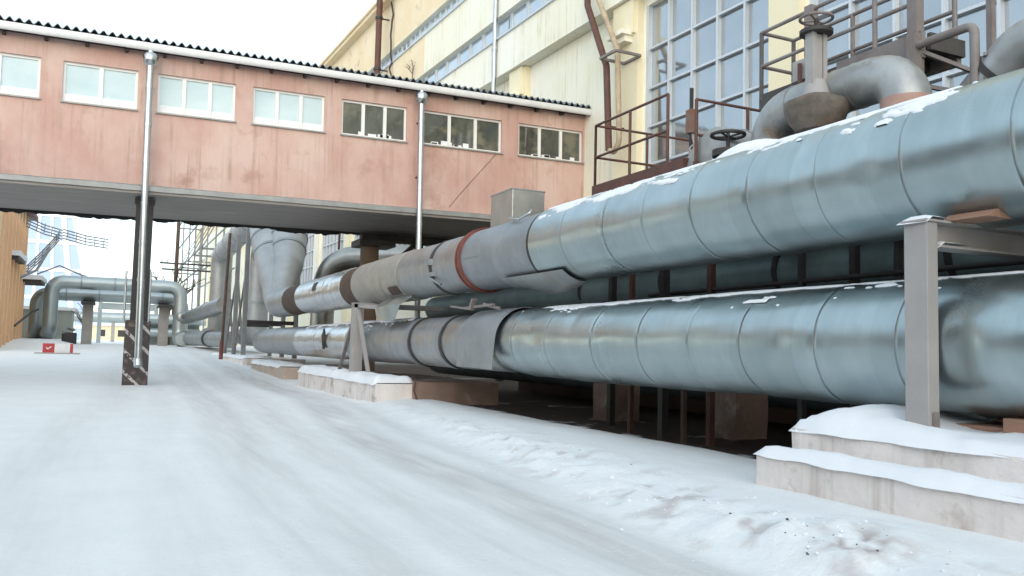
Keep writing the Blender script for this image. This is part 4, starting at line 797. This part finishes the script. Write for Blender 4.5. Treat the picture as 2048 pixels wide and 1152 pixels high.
t = thing('glazed_tower', 'tapering pale blue glazed tower with white ribs far at the left', 'tower', (-17, 250, 0))
def tw(z): return 14.3 - .2 * z
m = MB(); m.add([(-17 + sx * tw(z), 250 + sy * tw(z), z) for z in (0, 46) for sx, sy in ((-1, -1), (1, -1), (1, 1), (-1, 1))], [(0, 3, 2, 1), (4, 5, 6, 7), (0, 1, 5, 4), (1, 2, 6, 5), (2, 3, 7, 6), (3, 0, 4, 7)]); m.build('glazed_wall', 'tower_glass', t)
m = MB()
for k in np.linspace(-1, 1, 7): m.beam((-17 + k * (tw(0)), 250 - tw(0) - .1, 0), (-17 + k * tw(46), 250 - tw(46) - .1, 46), .7 if abs(k) < .5 else 1.2, .3, (0, -1, 0))
for z in range(4, 46, 7): m.box((-17 - tw(z), 250 - tw(z) - .25, z), (-17 + tw(z), 250 - tw(z) + .1, z + .9)); m.box((-17 + tw(z) - .1, 250 - tw(z), z), (-17 + tw(z) + .25, 250 + tw(z), z + .9))
for k in np.linspace(-1, 1, 5): m.beam((-17 + tw(0) + .1, 250 + k * tw(0), 0), (-17 + tw(46) + .1, 250 + k * tw(46), 46), .3, .7, (0, -1, 0))
m.build('rib', 'tower_white', t)

ob = thing('orange_building', 'orange rendered workshop with pilasters at the far left edge of the road', 'building', (-7, 75, 0))
MB().box((-18, 55, 0), (-7.3, 89, 12.2)).build('wall', 'orange', ob); MB().box((-18.3, 54.6, 12.2), (-6.4, 89.6, 12.55)).build('roof', 'brown_steel', ob)
for y in np.arange(56, 89, 2.75): MB().box((-7.3, y, 0), (-6.95, y + .9, 12.19)).build('pilaster', 'orange_pale', ob)
for y in np.arange(57.1, 86, 2.75): MB().box((-7.32, y, 7.6), (-7.24, y + 1.3, 10.8)).build('window', 'brown_steel', ob)
m = MB(); m.box((-7.0, 55, 0), (-5.9, 72, 9.6)); m.build('annex_wall', 'orange_pale', ob)
for y in np.arange(57, 72, 2.1): MB().box((-5.9, y, .5), (-5.75, y + .5, 9.5)).build('pilaster', 'orange', ob)
for y, z, x in ((62, 6.6, -5.4), (71.5, 5.7, -4.7)): o = MB().box((-6.9, y, z - .18), (x, y + 5, z)).build('canopy', 'dark_steel', ob); MB().box((-6.9, y - .1, z), (x + .1, y + 5.1, z + .32)).build('canopy_snow', 'snow', o)
m = MB(); m.tube([(-5.7, 66, 2.2), (-5.2, 72, 3.3), (-4.9, 74, 3.6)], .08, 6); m.build('bracket', 'dark_steel', ob)

t = thing('cable_rack', 'dark overhead cable rack forking out from the orange workshop', 'cable rack', (-5, 80, 8))
def rack(a, b, n):
    m = MB(); a, b = Vector(a), Vector(b)
    for k in range(n): d = Vector((0, .3 * k, .28 * k)); m.tube([a + d, (a + b) / 2 + d + Vector((0, 0, -.12)), b + d], .05, 6)
    for s_ in np.linspace(.1, .9, 5): p = a + (b - a) * s_; m.beam(p, p + Vector((0, .3 * (n - 1), .28 * (n - 1))), .07, .07)
    return m
rack((-6.6, 80, 10.6), (-3.9, 80, 9.7), 4).build('cable_tray', 'trestle', t); rack((-3.9, 80, 9.8), (-.4, 80, 9.2), 4).build('cable_tray', 'trestle', t); rack((-4.1, 80, 9.6), (-6.5, 80, 6.4), 4).build('cable_tray', 'trestle', t)
m = MB(); m.tube([(-8, 66, 5.4), (-6.2, 68, 5.3), (-4.9, 70, 6.3), (-4.3, 72, 8.1)], .1, 6); m.tube([(-5.5, 79, 6.6), (-3.9, 79, 7.4), (-2.2, 79, 6.7), (-.5, 78, 6.2)], .06, 6); m.build('loose_cable', 'trestle', t)
t = thing('utility_pole', 'brown utility pole with crossarms beyond the pipe arches', 'pole', (5.75, 90, 1)); MB().tube([(5.75, 90, .8), (5.75, 90, 15)], [.22, .16], 10).build('shaft', 'rust', t)
m = MB(); m.beam((4.2, 90, 9.1), (9.2, 90, 9.1), .14, .16); m.beam((4.4, 90, 8.5), (9, 90, 8.5), .14, .16); m.build('crossarm', 'dark_steel', t)
for x in (4.4, 4.9, 6.4, 7.2, 8.3, 9): MB().tube([(x, 90, 9.18), (x, 90, 9.4), (x, 90, 9.5)], [.05, .09, .04], 8).build('insulator', 'white', t)
# steelwork in front of the far facade
t = thing('pipe_rack', 'tall thin grey steel rack standing before the far yellow facade', 'steel rack', (9, 110, 0))
for y in (92, 100, 108, 118, 128):
    for x in (8.2, 11.2): MB().beam((x, y, .8), (x, y, 17.5), .16, .16, (0, 1, 0)).build('post', 'trestle', t)
    m = MB(); m.beam((8.2, y, 11), (11.2, y, 11), .2, .2); m.beam((8.2, y, 17.4), (11.2, y, 17.4), .2, .2); m.beam((8.2, y, 11), (11.2, y, 17.4), .12, .12); m.build('cross_brace', 'trestle', t)
for z in (9, 11.2, 14.2, 17.5):
    for x in (8.2, 11.2): MB().tube([(x, 90, z), (x, 130, z)], .09, 8).build('rail_pipe', 'trestle', t)

def tree(name, x, y, z, h, label, seed, r0=.14, depth=4, cat='tree'):
    t = thing(name, label, cat, (x, y, z)); rr = random.Random(seed); tr = MB(); cr = MB()
    def br(p, d, L, r, lv):
        q = p + d * L; mid = (p + q) / 2 + Vector((rr.uniform(-1, 1), rr.uniform(-1, 1), rr.uniform(-.3, .5))) * L * .07
        (tr if lv == 0 else cr).tube([p, mid, q], [r, r * .85, r * .65], 6 if lv < 2 else 4, False)
        if lv >= depth: return
        for k in range(rr.choice((3, 4)) if lv else 6):
            s_ = rr.uniform(.35, 1) if lv == 0 else rr.uniform(.4, 1); a = rr.uniform(0, 2 * PI); up = rr.uniform(.2, .9)
            d2 = (d * .75 + Vector((math.cos(a), math.sin(a), 0)) * rr.uniform(.5, .9) + Vector((0, 0, up * .3))).normalized()
            br(p + d * L * s_, d2, L * rr.uniform(.42, .62), r * .5, lv + 1)
    br(Vector((x, y, z)), Vector((.02, 0, 1)), h * .5, r0, 0)
    tr.build('trunk', 'bark', t); cr.build('crown', 'bark', t)
tree('bare_tree', 5.2, 88, 1.1, 9.5, 'bare leafless tree around the utility pole beyond the arches', 3, .2)
tree('bare_tree', -2.2, 90, 1.1, 4.5, 'small bare bush between the arch legs and gantry', 5, .1)
p = on_facade(-.75, 47.5, 17.3); tree('sapling', p.x, p.y, p.z, 1.7, 'leafless weed sapling sprouting from the wall ledge above the footbridge', 9, .03, 3, 'plant')
p = on_facade(-.8, 35, 13.0); tree('sapling', p.x, p.y, 12.4, 1.1, 'tiny dry weed by the drainpipe foot above the roof', 11, .025, 3, 'plant')

# red and white block
zb = gz(-2.45, 53)
t = thing('barrier_block', 'low red and white painted concrete block on the snow at the left', 'barrier', (-2.45, 53, zb))
def seg(a, b, mt, nm): MB().prism([(-.28, 0), (.28, 0), (.2, .5), (-.2, .5)], lambda p: (-2.45 + a, 53 + p[0], zb + .06 + p[1]), lambda p: (-2.45 + b, 53 + p[0], zb + .06 + p[1])).build(nm, mt, t)
seg(-.72, -.15, 'red', 'red_panel'); seg(-.148, .6, 'white', 'white_panel'); seg(.602, .74, 'red', 'red_panel')
MB().box((-1.1 - 2.45, 52.6, zb - .08), (1.1 - 2.45, 53.4, zb + .06)).build('base_slab', 'concrete', t)
m = MB(); m.add([(-2.45 - .56, 52.725, zb + .30), (-2.45 - .47, 52.722, zb + .22), (-2.45 - .30, 52.735, zb + .36), (-2.45 - .31, 52.745, zb + .42), (-2.45 - .46, 52.73, zb + .30), (-2.45 - .55, 52.735, zb + .37)], [(0, 1, 2, 3, 4, 5)]); m.build('white_tick', 'white', t)

# old brick block on the near left, seen only in the pipes' sheen
t = thing('brick_block', 'long low brown brick block along the near left side of the road', 'building', (-13, 0, 0)); MB().box((-22, -40, -.3), (-12.5, 27, 7.5)).build('wall', 'brick', t); MB().box((-22.3, -40.3, 7.5), (-12.1, 27.3, 7.8)).build('roof', 'snow', t)
for y in range(-36, 26, 4): f = MB().box((-12.5, y, 2.4), (-12.44, y + 2.2, 5.2)).build('window', 'pvc', t); MB().box((-12.45, y + .12, 2.52), (-12.42, y + 2.08, 5.08)).build('pane', 'pane_dark', f)

# clods and crumbs of snow thrown along the verge
m = MB(); rr = random.Random(17); import bmesh
bm = bmesh.new(); bmesh.ops.create_icosphere(bm, subdivisions=1, radius=1); iv = [v.co.copy() for v in bm.verts]; fi = [tuple(v.index for v in f.verts) for f in bm.faces]; bm.free()
for k in range(230):
    y = 3.4 + 13 * rr.random() ** 1.6; x = float(road_edge(np.array(y))) + rr.gauss(.4, .38)
    if x > 5.75 and y < 7: continue
    r_ = rr.uniform(.006, .018) * (2 if rr.random() < .06 else 1); z = gz(x, y) - r_ * .5; q = [Vector((v.x * rr.uniform(.7, 1.3), v.y * rr.uniform(.7, 1.3), v.z * rr.uniform(.5, .9))) for v in iv]
    m.add([(x + v.x * r_, y + v.y * r_, z + v.z * r_ + r_ * .3) for v in q], fi)
tag(m.build('snow_crumbs', 'snow'), 'loose crumbs of ploughed snow scattered along the road verge', 'snow', kind='stuff')
m = MB()
for k in range(34):
    x, y = 4.62 + rr.gauss(0, .22), 4.3 + rr.gauss(0, .3)
    if k > 20: y = 3.6 + 9 * rr.random(); x = float(road_edge(np.array(y))) + rr.gauss(.5, .4)
    r_ = rr.uniform(.004, .014); z = gz(x, y) - r_ * .4
    if x > 5.7 and y < 7: continue
    q = [Vector((v.x * rr.uniform(.6, 1.3), v.y * rr.uniform(.6, 1.3), v.z * rr.uniform(.4, .9))) for v in iv]; m.add([(x + v.x * r_, y + v.y * r_, z + v.z * r_ + r_ * .2) for v in q], fi)
tag(m.build('dirt_clods', mat('dark_dirt', (.10, .085, .075), rough=.95)), 'dark dirty clods in the ploughed snow by the near plinth', 'dirt', kind='stuff')

# things of one kind share a group phrase
GROUPS = {'steam_pipe': 'huge silver clad pipes along the road', 'support_column': 'columns carrying the footbridge', 'concrete_plinth': 'snowy concrete plinths under the pipes',
          'pipe_support': 'grey posts carrying the big pipes', 'pipe_riser': 'tapered risers behind the bridge', 'loop_pipe': 'loop pipes beyond the bridge', 'distant_pipe': 'far pair of pipes beyond the loop',
          'overhead_pipe': 'pipes bridging the far road', 'portal_post': 'concrete posts under the pipe arches', 'rear_pipe': 'pipes behind the two big pipes', 'gate_valve': 'handwheel valves by the upper pipe',
          'footing_block': 'concrete blocks in the dark under the pipes'}
for o in S.objects:
    if o.parent is None and 'label' in o and 'group' not in o:
        g = GROUPS.get(o.name.split('.')[0])
        if g: o['group'] = g
